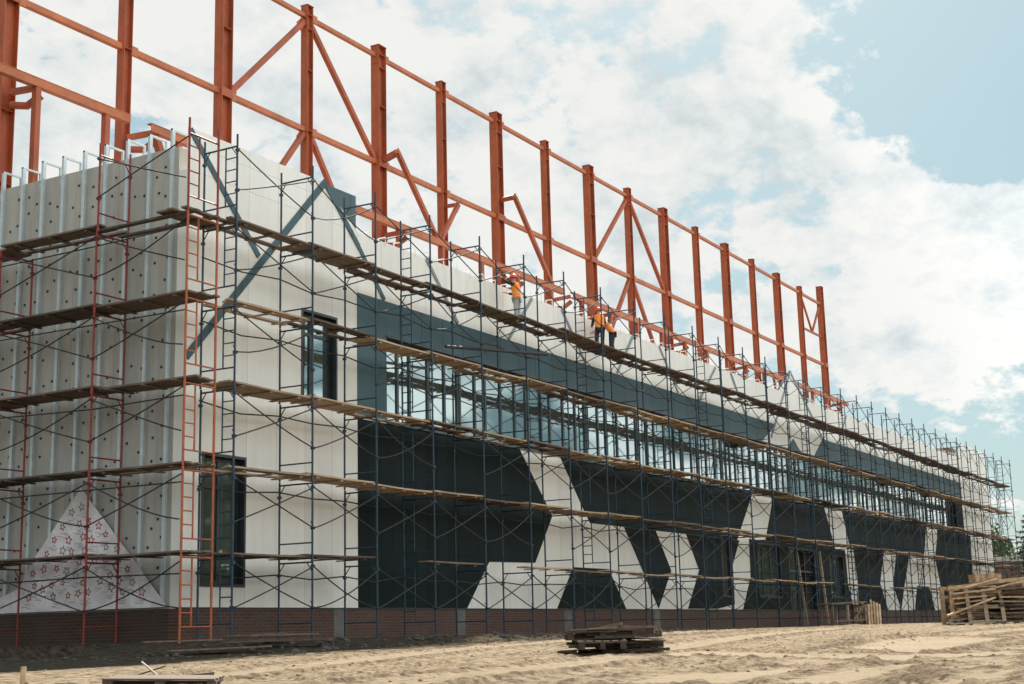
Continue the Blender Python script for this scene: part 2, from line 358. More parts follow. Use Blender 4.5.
def ground_z(x, y, detail=True):
    PAL[0] = 0.
    rel = Vector((x-CAMP.x, y-CAMP.y)); s = rel.length
    z = prof(s)
    dw = max(-x, -y) if (x < 0 or y < 0) else 0      # distance outside the building's footprint corner
    dw = max(0, max(-y, -x if y > 0 else 0)) if y < 0 or x < 0 else 0
    if x < 0 and y < 0: dw = math.hypot(x, y)
    k = 1 - sm(1.2, 4.6, dw)
    z = z*(1-k) + (-.03)*k
    if not detail: return z, 0
    soil = 0
    if s < 150:
        amp = sm(0, 2.5, dw) if dw > 0 else 0
        v = Vector((x,y,0))
        z += .018*amp*noise.noise(v*.16) + .010*amp*noise.noise(v*.8+Vector((5,0,0)))
        n2 = noise.noise(v*.30+Vector((40,9,0))); rz, rs, lane = rut(x, y); pd = patch(x, y)+.12*noise.noise(v*1.3); smooth = 1-sm(-.12,.10,pd); lane = max(lane, smooth)
        cl = sm(-.02,.35,n2)*(1-.92*lane)                           # rough, churned patches between smooth, driven ones
        t = noise.turbulence(v*2.2, 4, True)
        t2 = noise.turbulence(v*5.0+Vector((3,3,0)), 3, True); t = max(t, .85*t2)
        rz *= 1-smooth; rs *= 1-smooth; ridge = math.exp(-((pd-.28)/.20)**2) if pd < 2 else 0
        t3 = noise.turbulence(v*8.5+Vector((7,1,0)), 3, True)
        z += amp*(.30*(1-lane)+.75*cl)*.075*max(0, t3-.42)
        z += amp*(.35*(1-lane)+.45*cl)*(.035*max(0, noise.turbulence(v*2.2, 4, True)-.45)+.085*max(0, t2-.42)*(.4+1.2*noise.noise(v*.9)**2)) + amp*.007*noise.noise(v*4)
        soil = (.5*(1-lane)+.5*cl)*sm(.42,.80,max(.8*t,t3))*.95; z += ridge*(.004+.03*abs(noise.noise(v*3.1))+.075*max(0,t3-.42))-.012*smooth; soil = max(soil, ridge*(.35+.65*sm(-.25,.2,noise.noise(v*2.7))))  # dark tone on clods and ridges also paints their shaded sides
        PAL[0] = max(smooth, .6*lane)
        z += rz*amp; soil = max(soil, rs)
        # low bank of churned soil across the middle of the yard
        c = y + 8.6 + 1.1*noise.noise(Vector((x*.17,0,3)))
        if 0 < x < 34: 
            e = math.exp(-(c/.35)**2)*sm(0,4,x)*(1-sm(26,34,x)); z += .07*e*(.5+abs(noise.noise(v*1.7))); soil = max(soil, .75*e)
        # heap of pale mortar rubble by the wall
        q = math.hypot((x-7.5)/3.2, (y+3.6)/.9); z += .16*max(0,1-q*q)*(.7+.5*noise.noise(v*2.5))
    return z, soil
def axis(segs):
    out = []
    for a, b, st in segs:
        n = max(1, round((b-a)/st)); out += [a+(b-a)*i/n for i in range(n)]
    return out+[segs[-1][1]]
xs = axis([(-1800,-300,500),(-300,-60,60),(-60,-24,6),(-24,-16,.3),(-16,-3,.07),(-3,10,.11),(10,34,.22),(34,60,.6),(60,100,2),(100,300,40),(300,2800,500)])
ys = axis([(-1800,-300,500),(-300,-60,60),(-60,-27,4),(-27,-21.5,.25),(-21.5,-11,.06),(-11,-3,.10),(-3,1,.25),(1,30,5),(30,120,30),(120,300,90),(300,2000,500)])
vs = []; soil_shades = []; darks = []; pales = []
for y in ys:
    for x in xs:
        z, sl_ = ground_z(x, y); vs.append((x,y,z)); soil_shades.append(sl_)
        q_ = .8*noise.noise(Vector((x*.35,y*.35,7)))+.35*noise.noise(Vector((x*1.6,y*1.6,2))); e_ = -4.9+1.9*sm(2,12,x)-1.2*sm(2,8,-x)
        pales.append(sl_ < .02 and PAL[0] or 0.)
        darks.append(sm(e_-.35,e_+.55,y+q_)*(.92-.45*sm(6,20,x)) if x < 95 and y < 20 else 0)  # edge runs along the building's shadow line, deepening it in colour
nx = len(xs)
fs = [(j*nx+i, j*nx+i+1, (j+1)*nx+i+1, (j+1)*nx+i) for j in range(len(ys)-1) for i in range(nx-1)]
me = bpy.data.meshes.new('ground'); me.from_pydata(vs, [], fs); me.materials.append(M['sand']); me.polygons.foreach_set('use_smooth',[True]*len(fs))
at = me.attributes.new('soil','FLOAT','POINT'); at.data.foreach_set('value', soil_shades); at = me.attributes.new('packed','FLOAT','POINT'); at.data.foreach_set('value', pales); at = me.attributes.new('shadow_dust','FLOAT','POINT'); at.data.foreach_set('value', darks); me.update()
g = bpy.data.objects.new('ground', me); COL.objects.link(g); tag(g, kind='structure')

# ------------------------------------------------------------------ building
L = 88.0
bld = empty('building'); tag(bld, 'long unfinished two storey building clad in white, teal and black panels behind scaffolding', 'building')
FY = lambda u, w, t: (u, t, w)
def clip(poly, ax, val, keep_less):
    out = []; n = len(poly); ins = (lambda p: p[ax] <= val) if keep_less else (lambda p: p[ax] >= val)
    for i in range(n):
        a, b = poly[i], poly[(i+1)%n]
        if ins(a): out.append(a)
        if ins(a) != ins(b):
            t = (val-a[ax])/(b[ax]-a[ax]); out.append((a[0]+(b[0]-a[0])*t, a[1]+(b[1]-a[1])*t))
    return out
def cut_rect(polys, r):
    x0, x1, z0, z1 = r; res = []
    for p in polys:
        for q in (clip(p,0,x0,True), clip(p,0,x1,False), clip(clip(clip(p,0,x0,False),0,x1,True),1,z0,True), clip(clip(clip(p,0,x0,False),0,x1,True),1,z1,False)):
            if len(q) >= 3 and abs(sum(q[i][0]*q[(i+1)%len(q)][1]-q[(i+1)%len(q)][0]*q[i][1] for i in range(len(q)))) > 1e-3: res.append(q)
    return res
# openings in the long facade: x0,x1,z0,z1
RIB = (8.5,79.4,6.12,8.68)
WINS = [(.68,2.32,1.26,4.50),(4.52,6.12,6.20,8.78)]
LOW = [(33.75,35.0,1.30,4.02),(38.15,41.2,1.32,3.82),(48.6,51.0,1.38,3.62)]
DOOR = (42.3,46.3,.12,3.78)
WT = .30
def facade():
    holes = [RIB]+WINS+LOW+[DOOR]
    X = sorted({0,L}|{h[i] for h in holes for i in (0,1)}); Z = sorted({.75,11.5}|{h[i] for h in holes for i in (2,3) if h[i] > .75})
    b = MB(); solid = {}
    for i in range(len(X)-1):
        for j in range(len(Z)-1):
            xm = (X[i]+X[i+1])/2; zm = (Z[j]+Z[j+1])/2
            solid[i,j] = not any(h[0] < xm < h[1] and h[2] < zm < h[3] for h in holes)
    for (i,j), s_ in solid.items():
        x0,x1,z0,z1 = X[i],X[i+1],Z[j],Z[j+1]
        if s_:
            b.add([(x0,0,z0),(x1,0,z0),(x1,0,z1),(x0,0,z1)],[(0,1,2,3)]); b.add([(x0,WT,z0),(x1,WT,z0),(x1,WT,z1),(x0,WT,z1)],[(3,2,1,0)])
            for di,dj,q in ((-1,0,((x0,z0),(x0,z1))),(1,0,((x1,z0),(x1,z1))),(0,-1,((x0,z0),(x1,z0))),(0,1,((x0,z1),(x1,z1)))):
                if not solid.get((i+di,j+dj), False):
                    (ua,wa),(ub,wb) = q; b.add([(ua,0,wa),(ub,0,wb),(ub,WT,wb),(ua,WT,wa)],[(0,1,2,3)])
    return b.build('facade_wall', M['white_panel'], bld)
facade()
b = MB(); b.prism([(0,11.503),(7.1,11.503),(5.5,12.6),(0,12.6)], FY, -.004, .035); tag(b.build('parapet_panel', M['beige_panel'], bld), 'raised white corner panel with a sloping right edge')
b = MB(); b.prism([(42.4,11.503),(46.2,11.503),(44.3,12.7)], FY, -.004, .035); tag(b.build('parapet_panel', M['beige_panel'], bld), 'white triangular panel rising above the parapet')
b = MB(); b.prism([(5.62,12.57),(7.04,12.57),(7.04,11.505)], FY, .01, .12); tag(b.build('parapet_panel', M['teal_panel'], bld), 'teal triangular panel rising above the parapet')
b = MB(); b.box((0,-.012,11.42),(L,-.002,11.50)) ; b.box((0,-.03,11.505),(L,.33,11.53)) if False else None
for a, c in (((42.36,11.52),(44.3,12.74)),((44.3,12.74),(46.24,11.52)),((77.95,11.52),(80.6,12.64))):
    b = MB(); b.bar((a[0],.014,a[1]),(c[0],.014,c[1]),.07,.06,(0,1,0)); b.build('added_flashing', M['flashing'], bld)  # dark caps added to hide the glare of the sunlit panel edges
# plinth
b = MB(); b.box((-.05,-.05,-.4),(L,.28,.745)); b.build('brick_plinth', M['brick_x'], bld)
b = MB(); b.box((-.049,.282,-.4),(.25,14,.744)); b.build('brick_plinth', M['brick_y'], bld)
for xp in (5.9,12.0,19.0,26.4,43.9):
    b = MB(); b.box((xp,-.058,-.4),(xp+.55,-.0505,.74)); b.build('plinth_pier', M['conc'], bld)
b = MB(); b.box((-.07,-.075,.746),(L,-.004,.775)); b.build('plinth_drip', M['frame_dark'], bld)
# grey insulated end wall with anchor discs
b = MB(); b.box((0,.302,.75),(.3,14,12.14))
SY = [.48+.764*k for k in range(18)]
rnd = random.Random(3)
for k, y0 in enumerate(SY[:-1]):
    for c, off in enumerate((.20,.50)):
        ph = rnd.random()*.5; step = .62 if c else .66
        if (k+c) % 3 == 2: step = 1.15
        z = 1.0+ph
        while z < 12.0:
            yy = y0+off+rnd.uniform(-.07,.07); n = 6; r_ = .040
            b.add([(-.012, yy+r_*math.cos(2*math.pi*i/n), z+r_*math.sin(2*math.pi*i/n)) for i in range(n)]+[(.0, yy+r_*math.cos(2*math.pi*i/n), z+r_*math.sin(2*math.pi*i/n)) for i in range(n)],
                  [tuple(range(n))]+[(i,i+n,(i+1)%n+n,(i+1)%n) for i in range(n)], 1)
            z += step*rnd.uniform(.65,1.35)
for y0 in SY[::2]:
    b.box((-.008,y0+.33,.8),(0-.0005,y0+.40,12.1))
b.build('insulated_wall', [M['membrane'],M['anchor']], bld)
st = MB(); st.box((-.10,-.035,.80),(-.001,.035,12.62)); st.box((-.098,-.06,.80),(-.09,.036,12.1))
st.box((-.10,-.03,12.575),(.55,.03,12.622)); st.box((.50,-.03,12.2),(.55,.03,12.574)); st.tube([(-.03,.04,12.1),(-.09,.07,11.95),(-.05,.09,11.8)],.018)
st0 = st.build('wall_stud', M['stud'], bld, (0,SY[0],0))
for y0 in SY[1:]:
    c = st0.copy(); COL.objects.link(c); c.parent = bld; c.location = (0,y0,rnd.uniform(-.03,.03))
# white printed film sheet over the lower end wall
fp = [(-1.2,.79),(.25,.79),(3.21,3.79),(4.85,2.02),(5.25,1.40),(6.1,1.12),(7.5,1.0),(7.5,.79)][1:]
b = MB(); b.prism([(y,z) for y,z in fp], lambda u,w,t: (t,u,w), -.122, -.112)
film = b.build('white_film', M['film'], bld)
sb = MB(); rs = random.Random(11)
def inpoly(y, z, mg=.16):
    return all([z > 1.12, z < .79+(y-.25)*1.0135-mg*1.2, z < 3.79-(y-3.21)*1.08-mg*1.2 if y < 5 else z < 1.1])
def star(y, z, r, ang, mi):
    P = []
    for i in range(10):
        rr = r if i % 2 == 0 else r*.42; P.append((y+rr*math.cos(ang+i*math.pi/5), z+rr*math.sin(ang+i*math.pi/5)))
    for i in range(10):
        a, c = P[i], P[(i+1)%10]
        sb.bar((-.1245,a[0],a[1]),(-.1245,c[0],c[1]),.022,.003,(1,0,0),mi)
placed = []
for _ in range(2500):
    y = rs.uniform(.4,7.4); z = rs.uniform(1.0,3.7)
    if inpoly(y,z,.22) and all(math.hypot(y-a,z-c) > .29 for a,c in placed):
        placed.append((y,z)); sb = MB(); star(y,z,rs.uniform(.085,.12),rs.uniform(0,1),0 if rs.random() < .8 else 1)
        for q in range(4):
            yy = y+rs.uniform(-.22,.05); zz = z-.17-q*.035; sb.bar((-.1245,yy,zz),(-.1245,yy+rs.uniform(.1,.25),zz+.01),.012,.003,(1,0,0),1)
        sb.build('star_print', [M['star'],M['print']], film)
# roof, far walls
b = MB(); b.box((.32,.32,11.0),(L-.3,13.9,11.2)); b.build('roof', M['roof'], bld)
b = MB(); b.box((0,14.003,.0),(L,14.3,12.14)); b.build('rear_wall', M['membrane'], bld)
b = MB(); b.box((L-.3,.302,.0),(L,14,11.5)); b.build('end_wall', M['white_panel'], bld)
# fascia band and teal surround of the ribbon window
T0, T1 = -.022, -.001
b = MB()
for p in [[(7.07,6.10),(8.5,6.10),(8.5,8.68),(8.5,9.70),(7.07,9.70)],[(8.503,8.69),(39.6,8.69),(41.7,9.70),(8.503,9.70)],[(48.8,9.70),(47.3,8.69),(79.4,8.69),(79.4,9.70)],[(44.1,9.25),(43.2,8.70),(45.1,8.70)]]: b.prism(p, FY, T0, T1)
b.build('teal_fascia', M['teal_panel'], bld)
b = MB(); b.box((8.5,-.05,8.62),(79.4,.38,8.676)); b.build('window_head', M['frame_dark'], bld)
b = MB(); b.box((8.5,-.07,6.05),(79.4,.34,6.118)); b.build('window_sill', M['frame_teal'], bld)
# thin teal strips folded in a zigzag over the parapet
STR = [((.04,12.55),(2.72,9.83),.17),((5.56,12.62),(.05,6.75),.20),((5.54,12.58),(7.13,11.09),.17),((7.13,11.09),(8.42,9.72),.15),((10.7,11.47),(12.5,9.72),.12),((24.0,9.75),(25.6,11.47),.12),((28.1,11.47),(29.9,9.72),.12),((32.2,9.75),(34.2,11.47),.12),
       ((36.0,11.47),(37.6,9.72),.12),((40.9,9.0),(44.2,12.6),.15),((44.4,12.6),(48.9,9.72),.15),((51.5,9.75),(53.3,11.47),.12),((57,11.47),(59,9.72),.12),((63,9.75),(65,11.47),.12),((15.7,9.75),(17.4,11.47),.12),((19.6,11.47),(21.4,9.72),.12)]
for i, (a, c, wd) in enumerate(STR):
    d = Vector((c[0]-a[0], c[1]-a[1])).normalized(); n = Vector((-d.y, d.x))*wd/2
    b = MB(); y1 = -.006-.004*(i%3); b.prism([(a[0]-n.x,a[1]-n.y),(a[0]+n.x,a[1]+n.y),(c[0]+n.x,c[1]+n.y),(c[0]-n.x,c[1]-n.y)], FY, y1-.022, y1)
    b.build('decor_strip', M['teal_panel'] if i < 4 else M['strip_grey'], bld)
# black panels in slanted shapes on the lower storey
DP = [[(7.08,.78),(12.75,.78),(14.13,2.24),(17.13,2.29),(18.43,3.93),(16.27,6.05),(7.08,6.05)],
      [(19.15,6.05),(20.86,4.25),(21.3,3.84),(35.7,3.84),(37.91,6.05)],
      [(24.13,3.83),(26.99,3.83),(28.32,2.3),(26.95,.80)],
      [(30.0,3.83),(35.95,3.83),(35.0,2.7),(35.0,1.0),(33.0,.80),(29.85,.80),(31.2,2.39)],
      [(19.87,2.22),(22.69,2.22),(24.03,.78),(18.6,.78)],
      [(40.68,6.05),(48.32,6.05),(49.5,4.3),(49.6,3.95),(39.3,3.95)],
      [(37.18,3.94),(51.4,3.94),(51.56,2.11),(52.3,.78),(35.98,.78),(37.12,2.22)],
      [(51.34,6.05),(68.87,6.05),(67.86,4.23),(52.3,4.23)],
      [(52.9,4.22),(58.9,4.22),(57.61,2.3),(58.83,.78),(53.2,.78),(53.33,2.39)],
      [(61.52,4.22),(64.4,4.22),(62.59,2.09),(61.62,.80),(60.26,2.23)],
      [(65.59,2.25),(68.47,2.25),(69.54,.78),(64.67,.78)],
      [(71.97,6.05),(81.06,6.05),(80.75,2.9),(80.6,.78),(71.3,.78),(71.44,2.34),(70.57,4.13)]]
for p in DP:
    ps = [p]
    for h in LOW+[DOOR]: ps = cut_rect(ps, (h[0],h[1],h[2],h[3]))
    b = MB()
    for q in ps: b.prism(q, FY, -.016, -.001)
    b.build('dark_panel', M['dark_panel'], bld)
# windows
def window(x0, x1, z0, z1, yf, fr, gl, mulls=(), trans=(), fw=.07, name='window', label=None):
    f = MB(); d = .07
    f.box((x0,yf,z0),(x0+fw,yf+d,z1)); f.box((x1-fw,yf,z0),(x1,yf+d,z1)); f.box((x0+fw,yf,z0),(x1-fw,yf+d,z0+fw)); f.box((x0+fw,yf,z1-fw),(x1-fw,yf+d,z1))
    o = f.build(name, fr, bld)
    if label: o['label'] = label
    xl = [x0+fw]+[m_ for m_ in mulls]+[x1-fw]
    for m_ in mulls:
        q = MB(); q.box((m_-fw/2,yf+.003,z0+fw),(m_+fw/2,yf+d-.003,z1-fw)); q.build('mullion', fr, o)
    for t_ in trans:
        q = MB(); q.box((x0+fw,yf+.006,t_-fw/2),(x1-fw,yf+d-.006,t_+fw/2)); q.build('transom', fr, o)
    q = MB(); q.box((x0+fw*.5,yf+.045,z0+fw*.5),(x1-fw*.5,yf+.058,z1-fw*.5)); q.build('pane', gl, o)
    return o
n = 16; wdt = (RIB[1]-RIB[0])/n
for i in range(n):
    x0 = RIB[0]+i*wdt; window(x0+.02, x0+wdt-.02, 6.13, 8.61, .27, M['frame_teal'], M['glass'], [x0+1.0, x0+1.65, x0+2.65, x0+3.6], (), .10)
for i in range(1,n):
    b = MB(); b.box((RIB[0]+i*wdt-.018,.25,6.13),(RIB[0]+i*wdt+.018,.37,8.61)); b.build('window_pier', M['frame_teal'], bld)
for xc in (36.4,60.5,70.5):
    b = MB(); b.box((xc,-.01,8.15),(xc+.9,.25,8.60)); b.build('shutter_box', M['black'], bld)
b = MB(); b.box((77.4,-.0,6.13),(79.39,.26,8.61)); b.build('window_blank', M['black'], bld)
def reveal(x0,x1,z0,z1,m_):
    q = MB(); q.box((x0,-.02,z0),(x0+.07,.295,z1)); q.box((x1-.07,-.02,z0),(x1,.295,z1)); q.box((x0+.07,-.02,z1-.07),(x1-.07,.295,z1)); q.box((x0+.07,-.02,z0),(x1-.07,.295,z0+.07))
    return q.build('window_reveal', m_, bld)
for (x0,x1,z0,z1), gl, ml, tr in ((WINS[0],'glass_dark',[1.5],[3.7]),(WINS[1],'glass',[5.15],[8.15])):
    reveal(x0,x1,z0,z1,M['frame_dark']); window(x0+.072,x1-.072,z0+.072,z1-.072,.17,M['frame_dark'],M[gl],ml,tr,.09)
for x0,x1,z0,z1 in LOW:
    reveal(x0,x1,z0,z1,M['frame_dark']); k = max(1,round((x1-x0)/1.2)); window(x0+.072,x1-.072,z0+.072,z1-.072,.14,M['frame_dark'],M['glass_dark'],[x0+(x1-x0)*(i+1)/k for i in range(k-1)],(),.08)
# entrance
x0,x1,z0,z1 = DOOR
f = MB(); f.box((x0,-.03,z0),(x0+.1,.28,z1)); f.box((x1-.1,-.03,z0),(x1,.28,z1)); f.box((x0+.1,-.03,z1-.1),(x1-.1,.28,z1)); f.box((x0+1.35,.1,z0),(x0+1.45,.2,z1-.1)); f.box((x0+2.6,.1,z0),(x0+2.7,.2,z1-.1)); f.box((x0+.1,.1,2.6),(x1-.1,.19,2.7))
dr = f.build('door', M['frame_dark'], bld)
q = MB(); q.box((x0+.1,.25,z0),(x1-.1,.27,z1-.1)); q.build('leaf', M['black'], dr)  # near-black sheet standing in for the dark entrance recess
q = MB(); q.box((x0+.12,.13,2.72),(x0+1.33,.15,z1-.12)); q.box((x0+.12,.13,.3),(x0+1.33,.15,2.58)); q.build('pane', M['glass_dark'], dr)
# parapet clips, bent back from the top edge
cb_ = MB(); cb_.box((-.02,-.012,11.40),(.02,-.002,11.68)); cb_.box((-.02,-.011,11.66),(.02,.26,11.682)); cb_.box((-.018,.235,11.51),(.018,.258,11.659))
c0 = cb_.build('parapet_clip', M['beige_panel'], bld, (7.7,0,0)); x = 7.7
for i in range(98):
    x += .80
    if 42.2 < x < 46.4: continue
    c = c0.copy(); COL.objects.link(c); c.parent = bld; c.location = (x,rnd.uniform(-.0015,.0015)-.0020,rnd.uniform(-.05,.05))
b = MB(); b.prism([(78.0,11.503),(L,11.503),(L,12.6),(80.6,12.6)], FY, -.004, .035); tag(b.build('parapet_panel', M['beige_panel'], bld), 'raised white panel at the far corner')
b = MB(); b.box((79.6,.6,11.2),(82.6,3.2,12.3)); tag(b.build('roof_box', M['wood_old'], bld))  # brown box on the roof behind the far raised panel

# ------------------------------------------------------------------ red steel frame
fr = empty('steel_skeleton', (0,7,11.2)); tag(fr, 'row of tall red oxide steel columns with rails and braces on the roof', 'steel skeleton')
Q = lambda x,y,z: (x, y-7, z-11.2)
def column(big, top):
    b = MB(); bx, by = (.25,.19) if big else (.17,.15); tf = .024
    z0, z1 = 0, top
    b.box((-bx,-by,z0),(-bx+tf,by,z1)); b.box((bx-tf,-by,z0),(bx,by,z1)); b.box((-bx+tf,-.02,z0),(bx-tf,.02,z1))
    for z in (1.2,3.3,6.7,9.0,z1-.9,z1-.35):
        b.box((-bx+tf,-by+.012,z),(bx-tf,-.021,z+.02)); b.box((-bx+tf,.021,z),(bx-tf,by-.012,z+.02))
    b.box((-bx-.02,-by-.02,z1),(bx+.02,by+.02,z1+.025))
    if big: b.box((-bx-.025,-by+.02,z1-.75),(-bx-.001,by-.02,z1-.3))
    for z in (6.55,): b.box((-bx-.02,-by-.004,z),(bx+.02,-by-.001,z+.3)) if big else None
    return b
CX = [.15+4.5*k for k in range(17)]
pb = column(True,11.5).build('column', M['steel_red'], fr); ps = column(False,11.5).build('column', M['steel_red'], fr)
for k, x in enumerate(CX):
    if k == 16: o = column(True,12.35).build('column', M['steel_red'], fr)
    else:
        src = pb if k % 2 == 0 else ps
        if k in (0,1): o = src
        else: o = src.copy(); COL.objects.link(o); o.parent = fr
    o.location = (x,0,0)
TOPZ, MIDZ = 22.30, 17.92
for k in range(16):
    hw0 = .25 if k%2 == 0 else .17; hw1 = .17 if k%2 == 0 else .25
    for z, ww in ((TOPZ,.15),(MIDZ,.18)):
        b = MB(); b.bar(Q(CX[k]+hw0,7,z), Q(CX[k+1]-hw1,7,z), ww, ww); b.box(Q(CX[k]+hw0,6.88,z-.16), Q(CX[k]+hw0+.28,6.905,z+.14)); b.build('rail', M['steel_beam'], fr)
    b = MB()
def brace(a, c, wd=.17):
    b = MB(); b.bar(Q(*a), Q(*c), wd, wd, (0,1,0)); A_ = Vector(Q(*a)); C_ = Vector(Q(*c)); e_ = (C_-A_).normalized()
    if (C_-A_).length > 2:
        for p_, s_ in ((A_,1),(C_,-1)): b.bar(p_-e_*s_*.12, p_+e_*s_*.42, wd*2.1, .02, (0,1,0)) 
    return b.build('brace', M['steel_red'], fr)
for k in (3,9):
    for s_ in (-1,1):
        brace((CX[k]+s_*.2,7,TOPZ-.25),(CX[k+s_]-s_*.27,7,MIDZ+.05)); brace((CX[k]+s_*.2,7,MIDZ-.15),(CX[k+s_]-s_*.27,7,12.6))
brace((CX[15]+.2,7,TOPZ-.1),(69.8,7,20.0),.12); brace((CX[16]-.27,7,TOPZ-.1),(69.95,7,20.0),.12); brace((CX[15]+.18,7,19.9),(CX[16]-.27,7,19.9),.12)
brace((61.2,6.9,15.6),(62.3,6.9,12.4),.14); brace((63.9,6.9,15.6),(62.5,6.9,12.4),.14)
BZ = 15.20
def beam(xa, xb, z=BZ):
    b = MB(); b.box(Q(xa,5.9,z-.13), Q(xb,6.1,z-.11)); b.box(Q(xa,5.9,z+.11), Q(xb,6.1,z+.13)); b.box(Q(xa,5.91,z-.109), Q(xb,5.925,z+.109)); return b.build('eaves_beam', M['steel_beam'], fr)
for xa, xb in ((-1.9,3.9),(4.75,14.3),(14.4,27.0),(27.05,31.2),(32.0,49.6),(49.65,62.4),(62.45,73.6)): beam(xa, xb)
pst = MB(); pst.box((-.09,-.09,0),(.09,.09,3.86)); pst.box((-.10,-.10,3.861),(.10,.10,3.869)); p0 = None
for k in range(25):
    x = max(.42, 3.0*k)
    if p0 is None: p0 = pst.build('post', M['steel_red'], fr); o = p0
    else: o = p0.copy(); COL.objects.link(o); o.parent = fr
    o.location = Q(x,6,11.2)
for k in range(17):
    if k % 2 == 0 or k in (1,7):
        b = MB(); b.tube([Q(CX[k]+.05,6.8,BZ-.55),Q(CX[k]+.35,6.45,BZ-.55),Q(CX[k]+.55,6.12,BZ-.25)],.11,6); b.bar(Q(CX[k],6.8,BZ-.2),Q(CX[k]+.5,6.13,BZ-.02),.14,.16); b.build('bracket', M['steel_red'], fr)
brace((18.2,6.8,18.05),(18.25,6.2,18.25),.2); brace((18.25,6.2,18.25),(20.8,6.1,15.35),.17); brace((21.1,6.12,15.35),(22.75,6.3,17.3),.15); brace((22.75,6.3,17.3),(22.7,6.85,17.3),.13)
brace((27.2,6.8,18.7),(27.3,6.2,18.75),.2); brace((27.3,6.2,18.75),(30.35,6.1,15.35),.17)
brace((5.1,6.05,BZ-.2),(5.9,6.05,13.2),.2)

# ------------------------------------------------------------------ scaffolds
LIFT = [-.06,1.9,3.9,5.9,7.9,9.9]; DZ = [1.9,3.9,5.9,7.9,9.9]
TR = .027
def frame_mesh(kind, h=2.0, wide=1.05, base=False, top=False):
    """frame in the local y-z plane: outer pole at y=0, inner pole at y=wide"""
    b = MB(); hh = h+(.22 if top else 0)
    b.tube([(0,0,0),(0,0,hh)],TR,7); b.tube([(0,wide,0),(0,wide,hh)],TR,7)
    b.tube([(0,0,1.90),(0,wide,1.90)],TR*.85,6); b.tube([(0,0,.42),(0,wide,.42)],TR*.75,6)
    for y, s_ in ((0,1),(wide,-1)): b.tube([(0,y,1.66),(0,y+s_*.17,1.89)],.014,5)
    b.tube([(0,0,.9),(0,.03,.9),(0,.05,.95)],.012,4)
    for z in (.78,1.80): b.box((-.036,-.055,z-.035),(.036,.036,z+.035))
    for z in (1.60,): b.box((-.036,wide-.036,z-.035),(.036,wide+.045,z+.035))
    b.tube([(0,0,-.06),(0,0,.06)],TR*1.3,7)
    if kind != 'plain':
        yl = .36 if kind == 'outer' else wide-.36; ye = 0 if kind == 'outer' else wide
        b.tube([(0,yl,.42),(0,yl,1.90)],TR*.75,6)
        for i in range(1,5): b.tube([(0,ye,.42+.30*i),(0,yl,.42+.30*i)],TR*.6,5)
    if base:
        for y in (0,wide): b.box((-.07,y-.07,-.02),(.07,y+.07,-.006))
    return b
def brace_mesh(dx, axis_x=True, seed=0):
    r_ = random.Random(seed); b = MB(); zt, zb = 1.80, .78
    P = (lambda t,z,o: (t,o,z)) if axis_x else (lambda t,z,o: (o,t,z))
    s1, s2 = r_.uniform(-.10,.05), r_.uniform(-.10,.05)
    for o_, flip in ((-.04,False),(-.075,True)):
        ex = r_.choice((1.0,1.03,1.12,1.4)); dr = r_.uniform(-.035,.02); pts = []
        for q in range(8):
            t = q/7; z_ = zb+(zt-zb)*(1-t)**ex+dr*math.sin(math.pi*t); pts.append(P(dx*(1-t) if flip else dx*t, z_, o_))
        b.tube(pts,.0175,5)
    return b
YO = -1.55
SX = [.05]+[3.03+2.78*k for k in range(31)]+[89.3]
sc = empty('scaffold', (0,YO,0)); tag(sc, 'blue tube scaffold running the whole length of the long facade', 'scaffold')
LAD = {0:'outer',3:'inner',7:'inner',11:'inner',15:'outer',18:'inner',23:'inner',27:'inner',31:'outer'}
cache = {}
stf = MB()
jit = [random.uniform(-.03,.03) for _ in SX]
for k, x in enumerate(SX):
    kd = LAD.get(k,'plain')
    for l, z in enumerate(LIFT):
        key = (kd, l == 0, l == 5)
        if k < 16:
            if key not in cache:
                o = frame_mesh(kd,1.985,1.05,l == 0,l == 5).build('ladder_frame' if kd != 'plain' else 'scaffold_frame', M['blue_tube'], sc); cache[key] = o
            else: o = cache[key].copy(); COL.objects.link(o); o.parent = sc
            o.location = (x+jit[k]*(l-2)*.3,0,z); o.rotation_euler = (0,0,random.uniform(-.02,.02))
        else:
            fm = frame_mesh(kd,1.985,1.05,l == 0,l == 5)
            stf.v += [] ; o_ = len(stf.v); stf.v += [(a+x,b_,c_+z) for a,b_,c_ in fm.v]; stf.f += [tuple(i+o_ for i in f) for f in fm.f]; stf.m += fm.m; stf.sm += fm.sm
tag(stf.build('scaffold_frame', M['blue_tube'], sc), kind='stuff')
stb = MB(); bc = {}
for k in range(len(SX)-1):
    dx = SX[k+1]-SX[k]
    for l, z in enumerate(LIFT):
        if (k*7+l*3) % 11 == 5 and l not in (0,): continue
        if k < 16:
            key = (round(dx,2), (k*3+l) % 5)
            if key not in bc: o = brace_mesh(dx, True, hash(key) % 1000).build('cross_brace', M['dark_tube'], sc); bc[key] = o
            else: o = bc[key].copy(); COL.objects.link(o); o.parent = sc
            o.location = (SX[k],0,z)
        else:
            fm = brace_mesh(dx, True, k*6+l); o_ = len(stb.v); stb.v += [(a+SX[k],b_,c_+z) for a,b_,c_ in fm.v]; stb.f += [tuple(i+o_ for i in f) for f in fm.f]; stb.m += fm.m; stb.sm += fm.sm
tag(stb.build('cross_brace', M['dark_tube'], sc), kind='stuff')
for l, z in enumerate(DZ):
    b = MB(); pts = []
    for k, x in enumerate(SX[:-1]):
        lo_ = .30 if l < 4 else .72; pts.append((x,1.09,z-lo_+random.uniform(-.05,.05)))
        pts.append(((x+SX[k+1])/2,1.09,z-lo_-.05+random.uniform(-.09,.04)))
    b.tube(pts,.019,5); b.build('guard_rail', M['dark_tube'], sc)
b = MB()
for x, l in ((1.4,4),(7.3,3),(19,4)): pass
